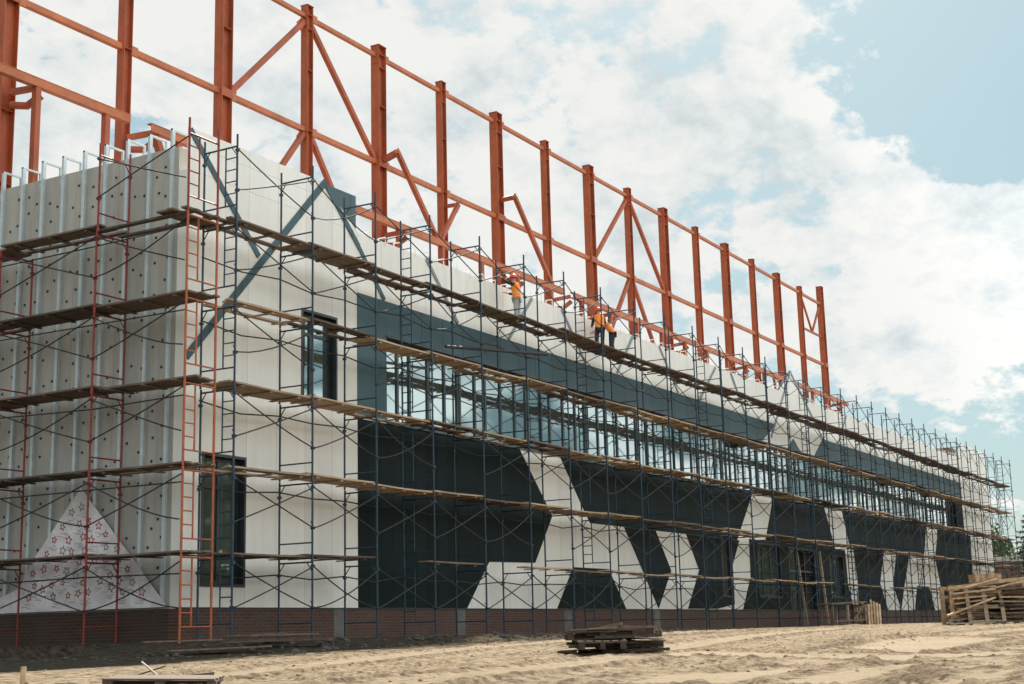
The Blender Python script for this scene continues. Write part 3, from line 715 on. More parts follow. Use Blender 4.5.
ladder_x = [(46.9,1.9),(30.6,5.9),(63.9,3.9)]
for x, z in ladder_x:
    b = MB(); 
    for s_ in (-.2,.2): b.tube([(x+s_,.9,z-1.9),(x+s_,.35,z+.9)],.02,5)
    for i in range(8): t = i/8+.06; b.tube([(x-.2,.9-.55*t,z-1.9+2.8*t),(x+.2,.9-.55*t,z-1.9+2.8*t)],.014,5)
    b.build('ladder', M['blue_tube'], sc)
b = MB(); b.tube([(9.8,.3,8.4),(14.9,-.35,8.86)],.05,7); b.build('loose_tube', M['dark_tube'], sc)

# red scaffold on the end wall and orange end frames at the corner
XO = -1.32
sr = empty('scaffold', (XO,0,0)); tag(sr, 'red tube scaffold standing against the grey studded end wall', 'scaffold')
LY = [1.68,5.05,8.35]
def xf(b):  # turn a frame from the y-z plane into the x-z plane
    b.v = [(y,-x,z) for x,y,z in b.v]; return b
for j, y in enumerate(LY):
    for l, z in enumerate(LIFT):
        if j == 1 and l == 5: continue
        o = xf(frame_mesh('plain',1.985,1.02,l == 0,l == 5)).build('scaffold_frame', M['red_tube'], sr); o.location = (0,y+random.uniform(-.02,.02),z)
so_ = empty('scaffold_tower', (XO,-1.25,0)); tag(so_, 'orange ladder frames stacked at the corner joining both scaffolds', 'scaffold')
for l, z in enumerate(LIFT):
    b = MB(); wd = 1.02; hh = 1.985+(.30 if l == 5 else 0)
    b.tube([(0,0,0),(0,0,hh)],.030,7); b.tube([(wd,0,0),(wd,0,hh)],.030,7); b.tube([(0,0,1.9),(wd,0,1.9)],.024,6); b.tube([(0,0,.36),(wd,0,.36)],.020,6)
    b.tube([(.36,0,.36),(.36,0,1.9)],.022,6)
    for i in range(1,5): b.tube([(0,0,.36+.31*i),(.36,0,.36+.31*i)],.018,5)
    if l == 0: b.box((-.07,-.07,-.02),(.07,.07,-.006)); b.box((wd-.07,-.07,-.02),(wd+.07,.07,-.006))
    o = b.build('ladder_frame', M['red_tube'] if l == 5 else M['orange_tube'], so_); o.location = (0,0,z)
YB = [-1.25]+LY
for j in range(3):
    dy = YB[j+1]-YB[j]
    for l, z in enumerate(LIFT):
        if l == 5 and j > 0: continue
        o = brace_mesh(dy, False, j*9+l).build('cross_brace', M['dark_tube'], sr); o.location = (-.01,YB[j],z)
for l, z in enumerate(DZ):
    b = MB(); pts = []
    for j, y in enumerate(YB): pts.append((.03,y,z-.38+random.uniform(-.06,.06)))
    b.tube(pts,.018,5); b.build('guard_rail', M['dark_tube'], sr)

# ------------------------------------------------------------------ plank decks (each lies loose on the scaffold)
def deck_mesh(Ld, wd, seed, n=5, battens=True, thick=.048, warp=.02):
    r_ = random.Random(seed); b = MB(); bw = wd/n
    for i in range(n):
        if r_.random() < .06: continue
        a = -Ld/2-r_.uniform(-.02,.16); c = Ld/2+r_.uniform(-.02,.16); y = -wd/2+bw*(i+.5)+r_.uniform(-.008,.008); zz = r_.uniform(-.006,.006)
        m_ = r_.uniform(-warp,0)
        for (xa, za), (xb, zb_) in (((a,zz),(0,zz+m_)),((0,zz+m_),(c,zz))):
            b.bar((xa,y,za+thick/2),(xb,y,zb_+thick/2),bw-r_.uniform(.008,.03),thick-r_.uniform(0,.006),(0,0,1))
    if battens:
        for x in (-Ld*.36,0,Ld*.36): b.box((x-.05,-wd/2+.03,-.055),(x+.05,wd/2-.03,-.028))
    return b
# bars are laid along x; w is across
LEVEL = ['lowest','second','third','fourth','top']
protos = {}
def deck(level, x, y, z, tilt=0, rz=0, Ld=3.0, wd=1.0, wood='wood_old', seed=0, n=5, nm='plank_deck'):
    key = (round(Ld,1), wd, wood, seed, n)
    if key in protos: o = protos[key].copy(); COL.objects.link(o)
    else: o = protos[key] = deck_mesh(Ld, wd, seed, n).build(nm, M[wood])
    o.location = (x,y,z); o.rotation_euler = (random.uniform(-.012,.012), -tilt, rz); return o
rd = random.Random(5)
WN = {'wood_old':'dark weathered','wood_tan':'pale tan'}
for l, z in enumerate(DZ):
    for k in range(len(SX)-1):
        x0, x1 = SX[k], SX[k+1]
        if l == 0:
            if k in (2,) : continue
            if 3 <= k <= 4 or k >= 5 and (k*5) % 7 > 2: 
                if k % 3 == 1: continue
        if l == 4 and k == 31: pass
        wood = 'wood_old' if l == 4 or (l == 0 and k < 2) or rd.random() < .18 else 'wood_tan'
        if l in (1,) and rd.random() < .25: wood = 'wood_old'
        Ld = x1-x0; up = (k % 2)*.05
        if l == 0 and k >= 2: nb, wd, yy = 2, .42, YO+.32
        else: nb, wd, yy = 5, .98, YO+.53
        o = deck(l, (x0+x1)/2+rd.uniform(-.06,.06), yy+rd.uniform(-.03,.03), z+.055+up, rd.uniform(-.012,.012), rd.uniform(-.006,.006), Ld, wd, wood, rd.randint(0,4), nb)
        if l == 4 and k == 6: o.location.z += .10; o.rotation_euler[1] = .03
        if l == 4 and k == 5: o.rotation_euler[1] = .02
        tag(o, f"{WN[wood]} plank deck, {LEVEL[l]} level of the blue scaffold, {ORD[k]} bay from the corner", 'plank deck', 'plank decks on the blue scaffold')
for l, z in enumerate(DZ):
    for j in range(3):
        y0, y1 = YB[j], YB[j+1]
        if l == 4 and j == 0:
            o = deck(l, 0, 0, 0, 0, 0, 1.7, .98, 'wood_old', 9, 5); o.location = (XO+.85,-.75,z+.07); o.rotation_euler = (0,0,.02)
            tag(o, 'short dark plank deck at the corner, top level above the orange frames', 'plank deck', 'plank decks on the end wall scaffold')
            for q, xx in enumerate((XO+.18,XO+.86)):
                b = MB(); b.bar((xx,-1.4,z+.02),(xx,y1+.1,z+.02),.16,.05); o = b.build('scaffold_board', M['wood_old'])
                tag(o, ('single dark board bridging the open top bay, outer of two' if q == 0 else 'single dark board bridging the open top bay, nearer the wall'), 'board', 'single boards on the end wall scaffold')
            continue
        o = deck(l, XO+.50, (y0+y1)/2, z+.055+(j%2)*.05, 0, math.pi/2+rd.uniform(-.006,.006), y1-y0, .98, 'wood_old', 20+(j+l)%4, 5)
        tag(o, f"dark plank deck, {LEVEL[l]} level of the red scaffold, {['corner','middle','leftmost'][j]} bay", 'plank deck', 'plank decks on the end wall scaffold')

# ------------------------------------------------------------------ workers
def skin_body(name, joints, bones, mats, parent, sub=2):
    names = list(joints); me = bpy.data.meshes.new(name)
    me.from_pydata([joints[n_][0] for n_ in names], [(names.index(a), names.index(c)) for a,c in bones], []); me.update()
    o = bpy.data.objects.new(name, me); COL.objects.link(o); o.parent = parent
    md = o.modifiers.new('skin','SKIN'); md.use_smooth_shade = True
    if not me.skin_vertices: 
        bpy.context.view_layer.objects.active = o
    for i, n_ in enumerate(names):
        sv = me.skin_vertices[0].data[i]; r_ = joints[n_][1]; sv.radius = r_ if isinstance(r_, tuple) else (r_, r_); sv.use_root = (i == 0)
    ms = o.modifiers.new('sub','SUBSURF'); ms.levels = sub; ms.render_levels = sub
    me.materials.append(mats)
    return o
def lathe_ring(b, rings, n=14, mi=0, closed=True):
    """rings: list of (centre, rx, ry, rot) -> lofted shell"""
    vs = []
    for c, rx, ry in rings:
        for j in range(n):
            a = 2*math.pi*j/n; vs.append((c[0]+rx*math.cos(a), c[1]+ry*math.sin(a), c[2]))
    fs = [(i*n+j, i*n+(j+1)%n, (i+1)*n+(j+1)%n, (i+1)*n+j) for i in range(len(rings)-1) for j in range(n)]
    b.add(vs, fs, mi, True)
    if closed: b.add(vs[-n:], [tuple(range(n))], mi, True)
def worker(loc, rz, lean, legs, arms, trousers, label, hood=None, hat='helmet'):
    """faces local +y; lean (dx,dy) shifts chest; arms: per side (elbow, wrist) offsets from shoulder"""
    root = empty('person', loc, rz); root.scale = (.96,.96,.94); tag(root, label, 'person', 'workers on the top scaffold deck')
    V = Vector; pel = V((0,0,.95)); ch = V((lean[0]*.6,lean[1]*.6,1.28-abs(lean[1])*.08)); nk = V((lean[0],lean[1],1.50-abs(lean[1])*.22)); hd = nk+V((lean[0]*.25,lean[1]*.35+.03,.16))
    J = {'pelvis':(pel,(.135,.105)),'waist':((pel+ch)/2,(.130,.10)),'chest':(ch,(.155,.11)),'neckbase':(nk,(.075,.07)),'neck':(nk+(hd-nk)*.45,.052),'head':(hd,(.075,.09)),'crown':(hd+V((0,0,.10)),(.07,.085))}
    B = [('pelvis','waist'),('waist','chest'),('chest','neckbase'),('neckbase','neck'),('neck','head'),('head','crown')]
    hands = []
    for sd, (e, w_) in (('l',arms[0]),('r',arms[1])):
        s_ = -1 if sd == 'l' else 1
        sh = nk+V((s_*.19,0,-.07)); el = sh+V(e); wr = el+V(w_); hn = wr+(wr-el).normalized()*.09
        J['shoulder'+sd] = (sh,.062); J['elbow'+sd] = (el,.045); J['wrist'+sd] = (wr,.030); J['palm'+sd] = (hn,(.040,.018)); 
        B += [('neckbase','shoulder'+sd),('shoulder'+sd,'elbow'+sd),('elbow'+sd,'wrist'+sd),('wrist'+sd,'palm'+sd)]
        d = (wr-el).normalized(); sidev = d.cross(V((0,0,1))); sidev = sidev.normalized() if sidev.length > .1 else V((1,0,0))
        for f_ in range(4):
            off = sidev*(-.030+.020*f_); a = hn+d*.03+off; c = a+d*(.045+.008*(1-abs(f_-1.5)))+V((0,0,-.012)); J[f'f{sd}{f_}'] = (c,.010); B.append(('palm'+sd,f'f{sd}{f_}'))
        J['th'+sd] = (wr+d*.06-sidev*.06+V((0,0,.01)),.011); B.append(('wrist'+sd,'th'+sd))
        hands.append((sh,el,wr))
    for sd, (kn, an) in (('l',legs[0]),('r',legs[1])):
        s_ = -1 if sd == 'l' else 1
        hp = pel+V((s_*.095,0,-.06)); k_ = V(kn); a_ = V(an)
        J['hip'+sd] = (hp,.098); J['knee'+sd] = (k_,.062); J['ankle'+sd] = (a_,.045); J['toe'+sd] = (a_+V((s_*.02,.16,-.05)),(.045,.03))
        B += [('pelvis','hip'+sd),('hip'+sd,'knee'+sd),('knee'+sd,'ankle'+sd),('ankle'+sd,'toe'+sd)]
    skin_body('body', J, B, M['skin'], root, 1)
    # jacket: torso and sleeves
    JJ = {'p':(pel+V((0,0,.02)),(.150,.118)),'w':((pel+ch)/2,(.148,.116)),'c':(ch,(.172,.128)),'n':(nk,(.092,.085))}; BB = [('p','w'),('w','c'),('c','n')]
    for sd, (sh, el, wr) in zip('lr', hands):
        JJ['s'+sd] = (sh,.076); JJ['e'+sd] = (el,.058); JJ['w'+sd] = (el+(wr-el)*.9,.043); BB += [('n','s'+sd),('s'+sd,'e'+sd),('e'+sd,'w'+sd)]
    skin_body('jacket', JJ, BB, M['cloth_dark'], root, 1)
    TT = {'p':(pel,(.152,.122))}; BT = []
    for sd, (kn, an) in (('l',legs[0]),('r',legs[1])):
        s_ = -1 if sd == 'l' else 1
        TT['h'+sd] = (pel+V((s_*.095,0,-.07)),.112); TT['k'+sd] = (V(kn),.082); TT['a'+sd] = (V(an)+V((0,0,.03)),.068); BT += [('p','h'+sd),('h'+sd,'k'+sd),('k'+sd,'a'+sd)]
    skin_body('trousers', TT, BT, M[trousers], root, 1)
    b = MB()
    for _, an in legs:
        a_ = V(an); b.tube([a_+V((0,-.06,-.045)),a_+V((0,.02,-.035)),a_+V((0,.12,-.05)),a_+V((0,.19,-.06))],.052,8,0,.040)
    b.build('boots', M['cloth_dark'], root)
    b = MB(); up_ = (nk-pel).normalized(); rg = []
    for t, rx, ry in ((-.02,.190,.158),(.18,.182,.150),(.36,.196,.152),(.50,.205,.148),(.60,.175,.120),(.655,.115,.095)):
        c = pel+(ch-pel)*(t/.35) if t < .35 else ch+(nk-ch)*((t-.35)/.24 if (t-.35)/.24 < 1.2 else 1.2); rg.append((c,rx,ry))
    lathe_ring(b, rg, 16, 0, False)
    for i in (1,): 
        c, rx, ry = rg[i]; lathe_ring(b, [(c-V((0,0,.01)),rx+.006,ry+.006),(c+V((0,0,.02)),rx+.006,ry+.006)],16,1,False)
    b.build('safety_vest', [M['vest'],M['stripe']], root)
    b = MB(); hc = hd+V((0,0,.055)); rg = [(hc+V((0,.02,0)),.150,.178),(hc+V((0,.01,.012)),.128,.150)]+[(hc+V((0,0,.012+.13*math.sin(a))),.126*math.cos(a)+.004,.146*math.cos(a)+.004) for a in (.25,.6,.95,1.25,1.5)]
    lathe_ring(b, rg, 18); b.build('helmet', M[hat], root)
    b = MB(); fc = hd+V((0,.095,-.02))
    b.tube([fc+V((0,-.015,.03)),fc+V((0,.022,-.01)),fc+V((0,.0,-.018))],.014,6); b.build('nose', M['skin'], root)
    for s_ in (-1,1):
        b = MB(); p = hd+V((s_*.032,.083,.012)); b.tube([p,p+V((0,.010,0))],.010,6); b.build('eye', M['cloth_dark'], root)
        b = MB(); p = hd+V((s_*.082,0,-.005)); b.tube([p+V((0,0,-.03)),p+V((s_*.012,-.01,.0)),p+V((0,0,.03))],.012,6); b.build('ear', M['skin'], root)
    b = MB(); p = hd+V((0,.088,-.062)); b.tube([p+V((-.025,0,0)),p+V((.025,0,0))],.006,5); b.build('mouth', M['star'], root)
    return root
DT = 10.05
worker((15.2,-.66,DT+.03), R(12), (0,.06), [((-.12,.02,.50),(-.12,-.02,.07)),((.12,.0,.50),(.13,-.04,.07))], [((-.10,.24,.10),(.02,.18,.20)),((.12,.10,-.26),(-.12,.25,.06))], 'cloth_grey',
       'worker in orange vest and pale grey trousers, standing alone with one arm raised')
worker((21.2,-.74,DT+.03), R(-55), (0,.15), [((-.13,.10,.50),(-.12,-.06,.07)),((.12,.22,.52),(.13,.30,.07))], [((-.05,.18,-.24),(.02,.24,-.02)),((.06,.12,-.27),(-.05,.22,-.08))], 'cloth_dark',
       'worker in orange vest and black trousers stepping forward, left of the bending pair')
worker((22.35,-.70,DT+.03), R(25), (0,.34), [((-.13,.08,.50),(-.14,.0,.07)),((.13,.05,.50),(.14,-.05,.07))], [((-.06,.14,-.26),(.04,.24,-.10)),((.05,.12,-.27),(-.05,.24,-.08))], 'cloth_navy',
       'worker in orange vest and navy trousers bending towards the white parapet')

# ------------------------------------------------------------------ pallets and timber in the yard
def pallet_mesh(seed, rough=.02):
    r_ = random.Random(seed); top = MB(); low = MB()
    for i in range(6): y = -.36+.144*i; top.bar((-.6+r_.uniform(-.02,.03),y,.133),(.6+r_.uniform(-.03,.03),y+r_.uniform(-.01,.01),.133),.11,.02)
    for x in (-.55,0,.55): low.box((x-.05,-.4,.100),(x+.05,.4,.122))
    for x in (-.55,0,.55):
        for y in (-.35,.35): low.box((x-.05,y-.05,.024),(x+.05,y+.05,.0995))
    low.box((-.6,-.04,.024),(.6,.04,.0995))
    for y in (-.35,0,.35): low.bar((-.6,y,.012),(.6,y,.012),.1,.022)
    return top, low
def pallet(loc, rz, rot=(0,0), wood='wood_grey', seed=0, label='', group=None):
    root = empty('pallet', loc, rz); root.rotation_euler = (rot[0],rot[1],rz); t, lo = pallet_mesh(seed)
    t.build('deck_boards', M[wood], root); lo.build('bearers', M['wood_dark' if wood == 'wood_grey' and seed % 2 == 0 else wood], root); tag(root, label, 'pallet', group); return root
SC = Vector((-3.0,-12.75)); gz = min(ground_z(SC.x+a, SC.y+c)[0] for a in (-.7,0,.7) for c in (-.7,0,.7))+.005
rp = random.Random(2); base_a = math.atan2(-.864,.502)
PN = ['lowest pallet of the dark stack, lying on the sand','second pallet up in the dark stack on the sand','middle pallet of the dark stack, shifted to one side','fourth pallet up in the dark stack, slightly tilted','topmost pallet of the dark stack on the sand']
hh = [0,.148,.296,.444]
for i in range(3):
    for s_ in ((0,) if i > 2 else (0,1)):
        dx = (.34 if s_ else -.30)*(1-.12*i) if i < 3 else rp.uniform(-.08,.08); ox = Vector((.502,-.864))*dx
        if i < 3: lab = f"{['left','right'][s_]} pallet in the {['bottom','second','third'][i]} layer of the dark pallet stack"
        else: lab = PN[4]
        pallet((SC.x+ox.x+rp.uniform(-.06,.06)+s_*.5*.867, SC.y+ox.y+s_*.5*.498, gz+hh[i]+s_*.02), base_a+rp.uniform(-.3,.3)+(math.pi/2 if (i+s_)%3 == 1 else 0), (rp.uniform(-.03,.03),rp.uniform(-.04,.04)), ['wood_dark','wood_grey'][(i+s_)%2], i*2+s_, lab, 'stacked dark pallets')
def board(a, c, wd, th, wood, label, group, nm='board'):
    b = MB(); A = Vector(a); Cc = Vector(c); mid = (A+Cc)/2; b.bar(A-mid, Cc-mid, wd, th); o = b.build(nm, M[wood]); o.location = mid; return tag(o, label, 'board', group)
U = Vector((.502,-.864,0)); Vv = Vector((.867,.498,0))
def loc(o, u, v, z): p = Vector(o)+U*u+Vv*v; return (p.x,p.y,z)
O1 = (SC.x,SC.y,0); zt = gz+.465
for i in range(24):
    z = gz+.04+.145*(i%3)+.05*((i//3)%2); u0 = rp.uniform(-.85,-.25)+.05*(i%4); v0 = -.35+.10*(i//3)
    board(loc(O1,u0,v0+rp.uniform(-.05,.05),z),loc(O1,u0+rp.uniform(.7,1.2),v0+rp.uniform(-.12,.12),z+rp.uniform(-.02,.02)),.10,.05,'wood_dark','dark board jammed between the layers of the dark pallet stack','boards jammed in the pallet stack')
board(loc(O1,-.55,-.3,zt),loc(O1,.45,-.2,zt+.03),.12,.022,'wood_grey','grey board lying across the front of the dark stack top','boards on the dark pallet stack')
board(loc(O1,-.3,.1,zt+.01),loc(O1,.55,.25,zt+.0),.14,.022,'wood_grey','grey board lying across the back of the dark stack top','boards on the dark pallet stack')
board(loc(O1,.35,-.3,zt-.14),loc(O1,.85,-.45,gz+.25),.14,.03,'wood_grey','short board slipping off the right side of the dark stack','boards on the dark pallet stack')
board(loc(O1,-.75,.1,zt-.02),loc(O1,.1,.3,zt+.03),.13,.03,'wood_dark','dark board overhanging the left end of the dark stack top','boards on the dark pallet stack')
board(loc(O1,.1,-.35,zt+.03),loc(O1,.72,-.1,zt+.02),.10,.05,'wood_grey','thick short board on the right end of the dark stack top','boards on the dark pallet stack')
board(loc(O1,-.2,.0,zt+.03),loc(O1,.15,-.1,zt+.09),.09,.04,'wood_grey','short offcut on the very top of the dark stack','boards on the dark pallet stack')

# heap of pale timber at the right: an open crate full of boards, pallets leaning on it
HO = (22.03,-13.55,0); hz = ground_z(22,-13.5)[0]+.02
crate = empty('timber_crate', loc(HO,0,0,hz), math.atan2(U.y,U.x)); tag(crate, 'big open slatted timber crate filled with boards in the yard', 'crate')
for u in (-1.18,1.12):
    for v in (-.5,.5):
        b = MB(); b.box((u-.06,v-.05,0),(u+.06,v+.05,1.2 if u < 0 else 1.42)); b.build('post', M['wood_new'], crate)
b = MB()
for v in (-.56,.56):
    b.bar((-1.3,v,1.12),(1.2,v,1.38),.10,.04,(0,1,0)); b.bar((-1.25,v,.86),(1.2,v,.95),.10,.03,(0,1,0)); b.bar((-1.2,v,.25),(1.2,v,.25),.10,.03,(0,1,0))
b.build('side_rails', M['wood_new'], crate)
b = MB()
for z in (.3,.62,.95,1.28): b.box((1.185,-.5,z-.07),(1.21,.5,z+.07))
b.build('end_slats', M['wood_new'], crate)
def slat_frame(p, wd, hh_, verts, hor, tilt, wood, label):
    root = empty('slatted_pallet', p, math.atan2(U.y,U.x)); root.rotation_euler = (tilt[0],tilt[1],math.atan2(U.y,U.x)); tag(root, label, 'pallet')
    for u in verts: b = MB(); b.box((u*wd-.06,-.025,0),(u*wd+.06,.0,hh_)); b.build('upright', M[wood], root)
    for z in hor: b = MB(); b.box((-wd/2-.06,.002,z*hh_-.055),(wd/2+.06,.03,z*hh_+.055)); b.build('crosspiece', M[wood], root)
    return root
slat_frame(loc(HO,-.25,-.95,hz-.02), 1.05, 1.12, (-.5,.0,.5), (.08,.5,.93), (-.22,0), 'wood_tan', 'slatted timber pallet with three uprights leaning on the front of the crate')
rb = random.Random(8)
for i in range(11):
    z = hz+.08+.115*i; u0 = rb.uniform(-1.12,-.9)
    board(loc(HO,u0,.38,z),loc(HO,u0+rb.uniform(1.7,2.2),.38+rb.uniform(-.04,.04),z+rb.uniform(-.01,.05)),.16,.115,rb.choice(['wood_tan','wood_old','wood_grey','wood_dark']),'thick dark board stacked along the back of the timber crate','boards along the back of the crate')
for i in range(7):
    u0 = rb.uniform(-1.35,-.7); z = hz+.15+.16*i
    board(loc(HO,u0,-.70-.03*(i%3),z),loc(HO,u0+rb.uniform(.8,1.5),-.72-.04*(i%3),z+rb.uniform(.02,.30)),.12,.04,rb.choice(['wood_new','wood_tan','wood_grey','wood_new']),'board leaning at a slant on the crate front, left half','slanting boards on the crate front')
for i in range(30):
    z = hz+.05+(i//3)*.105; u0 = rb.uniform(-1.25,-.55); v = -.60+.10*(i%3)+rb.uniform(-.03,.03)
    board(loc(HO,u0,v,z),loc(HO,u0+rb.uniform(.7,1.3),v+rb.uniform(-.06,.06),z+rb.uniform(-.05,.13)),.11,.045,rb.choice(['wood_tan','wood_old','wood_dark','wood_grey','wood_new']),'rough board in the loose pile behind the leaning panel, left side','boards piled behind the leaning slatted pallet')
for i in range(44):
    lay = i//5; u0 = rb.uniform(-1.0,-.1); z = hz+.08+lay*.125+rb.uniform(-.02,.02); ln = rb.uniform(.9,1.9); v = -.42+.21*(i%5)+rb.uniform(-.05,.05)
    u1 = min(1.3, u0+ln+.3); wd = rb.choice(['wood_new','wood_tan','wood_grey','wood_grey','wood_old','wood_dark'])
    board(loc(HO,u0,v,z),loc(HO,u1,v+rb.uniform(-.06,.06),z+rb.uniform(-.03,.07)),.13,.045,wd,'rough board lying in the stack inside the open timber crate','boards inside the timber crate')
for i in range(26):
    z = hz+.06+(i//3)*.125; u0 = rb.uniform(-.1,.5); v = -.64-.11*(i%3)+rb.uniform(-.03,.03)
    board(loc(HO,u0,v,z),loc(HO,u0+rb.uniform(.8,1.2),v+rb.uniform(-.08,.08),z+rb.uniform(-.04,.06)),.12,.05,rb.choice(['wood_tan','wood_old','wood_new','wood_grey','wood_dark','wood_grey']),'rough board in the loose pile on the crate front, right side','boards piled in front of the crate')
board(loc(HO,-1.50,-.98,hz+.28),loc(HO,.05,-.92,hz+.80),.12,.05,'wood_new','long pale board sloping up across the leaning slatted pallet','boards around the timber crate')
board(loc(HO,-.5,-.80,hz+.98),loc(HO,1.05,-.72,hz+1.28),.11,.04,'wood_new','pale board sloping along the crate top','boards around the timber crate')
board(loc(HO,-1.5,-1.1,hz+.03),loc(HO,-.3,-1.0,hz+.04),.14,.04,'wood_tan','tan board flat on the sand before the leaning slatted pallet','boards around the timber crate')
board(loc(HO,.0,-1.05,hz+.05),loc(HO,1.9,-.95,hz+.06),.14,.04,'wood_grey','grey board flat on the sand, right of the leaning slatted pallet','boards around the timber crate')
board(loc(HO,-1.4,-.7,hz+.12),loc(HO,-.6,-.75,hz+.20),.15,.05,'wood_tan','short tan offcut lying low at the crate left foot','boards around the timber crate')
for i in range(6):
    board(loc(HO,1.25+rb.uniform(0,.15),-.5+.18*i,hz+rb.uniform(.04,.5)),loc(HO,1.75+rb.uniform(0,.25),-.45+.16*i,hz+rb.uniform(.05,.35)),.12,.05,rb.choice(['wood_new','wood_tan']),'short board fallen at the right end of the timber crate','fallen boards at the crate end')
bx = empty('wooden_box', loc(HO,.05,-.1,hz+1.30), math.atan2(U.y,U.x)+.05); tag(bx, 'small pale wooden box sitting on top of the timber crate', 'box')
b = MB()
for v in (-.3,.28): b.box((-.42,v,0),(.42,v+.025,.10)); b.box((-.42,v,.115),(.42,v+.025,.24))
for u in (-.42,.395): b.box((u,-.274,0),(u+.025,.279,.24))
b.build('sides', M['wood_new'], bx)
b = MB()
for u in (-.25,.0,.27): b.box((u-.04,-.325,-.02),(u+.04,-.301,.26))
b.build('battens', M['wood_tan'], bx)
for i,(u,v,r_) in enumerate(((-1.1,-.95,.13),(-1.4,-.9,.09),(.6,-1.15,.08))):
    b = MB(); 
    for _ in range(1):
        import bmesh
        bm = bmesh.new(); bmesh.ops.create_icosphere(bm, subdivisions=2, radius=r_)
        for vv in bm.verts: vv.co *= 1+.45*noise.noise(vv.co*9+Vector((i*7,0,0))); vv.co.z *= .7
        me = bpy.data.meshes.new('stone'); bm.to_mesh(me); bm.free(); me.materials.append(M['rubble']); o = bpy.data.objects.new('stone', me); COL.objects.link(o)
    o.location = loc(HO,u,v,hz+r_*.4); tag(o, ['pale lump of mortar under the sloping board','smaller pale lump left of the mortar under the board','dark lump on the sand before the board pile'][i], 'stone')

# trestle and slatted crate by the entrance
tr = empty('workbench', (43.3,-2.3,0)); tag(tr, 'dark timber workbench frame standing at the plinth beside the entrance', 'workbench')
gb = ground_z(45,-2.3)[0]
b = MB(); b.bar((-2.9,0,.98+gb),(2.6,0,1.12+gb),.7,.06); b.build('bench_top', M['wood_old'], tr)
for x in (-2.7,-.4,2.3):
    b = MB(); 
    for y in (-.28,.28): b.box((x-.06,y-.05,gb-.1),(x+.06,y+.05,.97+gb+.02*x))
    b.build('leg', M['wood_tan'] if x == -.4 else M['wood_old'], tr)
b = MB(); b.bar((-2.7,-.34,.2+gb),(2.3,-.34,.25+gb),.05,.12,(0,1,0)); b.bar((.2,-.345,.2+gb),(2.1,-.345,.95+gb),.04,.08,(0,1,0)); b.build('stretcher', M['wood_old'], tr)
sc2 = empty('slatted_crate', (46.5,-2.45,gb), -.25); tag(sc2, 'pale yellow slatted crate stood upright at the end of the workbench', 'crate')
for i, x in enumerate((-.52,-.28,0,.27,.52)):
    b = MB(); b.box((x-.08,-.42,-.03),(x+.08,-.38,1.0+.22*((i*7)%4)/3)); b.build('slat', M['wood_new'], sc2)
    b = MB(); b.box((x-.08,.38,-.03),(x+.08,.42,1.0+.1*((i*3)%2))); b.build('slat', M['wood_new'], sc2)
b = MB()
for y in (-.36,.30):
    for z in (.1,.55,.9): b.box((-.62,y,z),(.62,y+.06,z+.10))
for x in (-.6,.54): 
    for z in (.1,.55,.9): b.box((x,-.299,z+.003),(x+.06,.299,z+.097))
b.build('rails', M['wood_new'], sc2)
# props before the entrance
for i, x in enumerate((42.35,45.55)):
    b = MB(); b.bar((0,0,0),(-.12+.3*i,.3,3.6),.10,.08); o = b.build('timber_prop', M['wood_tan']); o.location = (x,-.75,.05); tag(o, ['tan timber prop leaning before the entrance, left of two','tan timber prop leaning before the entrance, right of two'][i], 'prop', 'timber props at the entrance')

# litter in the left foreground
def gzv(x, y): return ground_z(x,y)[0]
dp = Vector((-13.75,-12.55)); gd = gzv(dp.x,dp.y)-.045
pallet((dp.x,dp.y,gd+.02), base_a+.1, (.02,.03), 'wood_old', 41, 'dark half buried pallet lying in the left foreground')
board((-13.9,-10.6,gd+.05),(-13.2,-11.3,gd+.07),.12,.04,'wood_new','pale board lying on the sand left of the foreground pallet','boards in the left foreground')
board((-14.2,-11.4,gd+.03),(-13.0,-12.6,gd+.17),.10,.04,'wood_old','dark board resting against the foreground pallet','boards in the left foreground')
b = MB(); b.tube([(-12.45,-10.95,gd+.30),(-12.55,-11.15,gd+.24),(-12.75,-11.6,gd+.08),(-13.0,-12.1,gd-.03)],.012,6); o = b.build('plastic_pipe', M['pipe_pale']); tag(o, 'thin pale bent pipe sticking up from the sand by the pallet', 'pipe')
b = MB(); b.tube([(-12.9,-10.7,gd+.02),(-12.2,-11.1,gd+.24)],.010,5); o = b.build('steel_rod', M['dark_tube']); tag(o, 'dark steel rod propped at an angle behind the pallet', 'rod')
b = MB(); zs_ = gzv(-13.77,-10.35); b.tube([(0,0,-.2),(.01,0,.20)],.033,8); b.tube([(.01,0,.201),(.01,0,.215)],.030,8); o = b.build('stake', M['wood_new']); o.location = (-13.77,-10.35,zs_); tag(o, 'short pale wooden stake driven into the sand at far left', 'stake')
# dark boards and sheet scraps heaped at the corner foot
rc = random.Random(4)
for i in range(9):
    x = rc.uniform(-2.9,.8); y = rc.uniform(-3.4,-2.2); z = gzv(x,y)+.03+.03*i; a = rc.uniform(-.3,.4)-.5; ln = rc.uniform(.5,1.1)
    board((x-ln*math.cos(a),y-ln*math.sin(a),z),(x+ln*math.cos(a),y+ln*math.sin(a),z+rc.uniform(-.03,.06)),rc.uniform(.12,.3),.03,'wood_old','dark scrap board in the heap at the building corner foot','scrap boards at the corner')
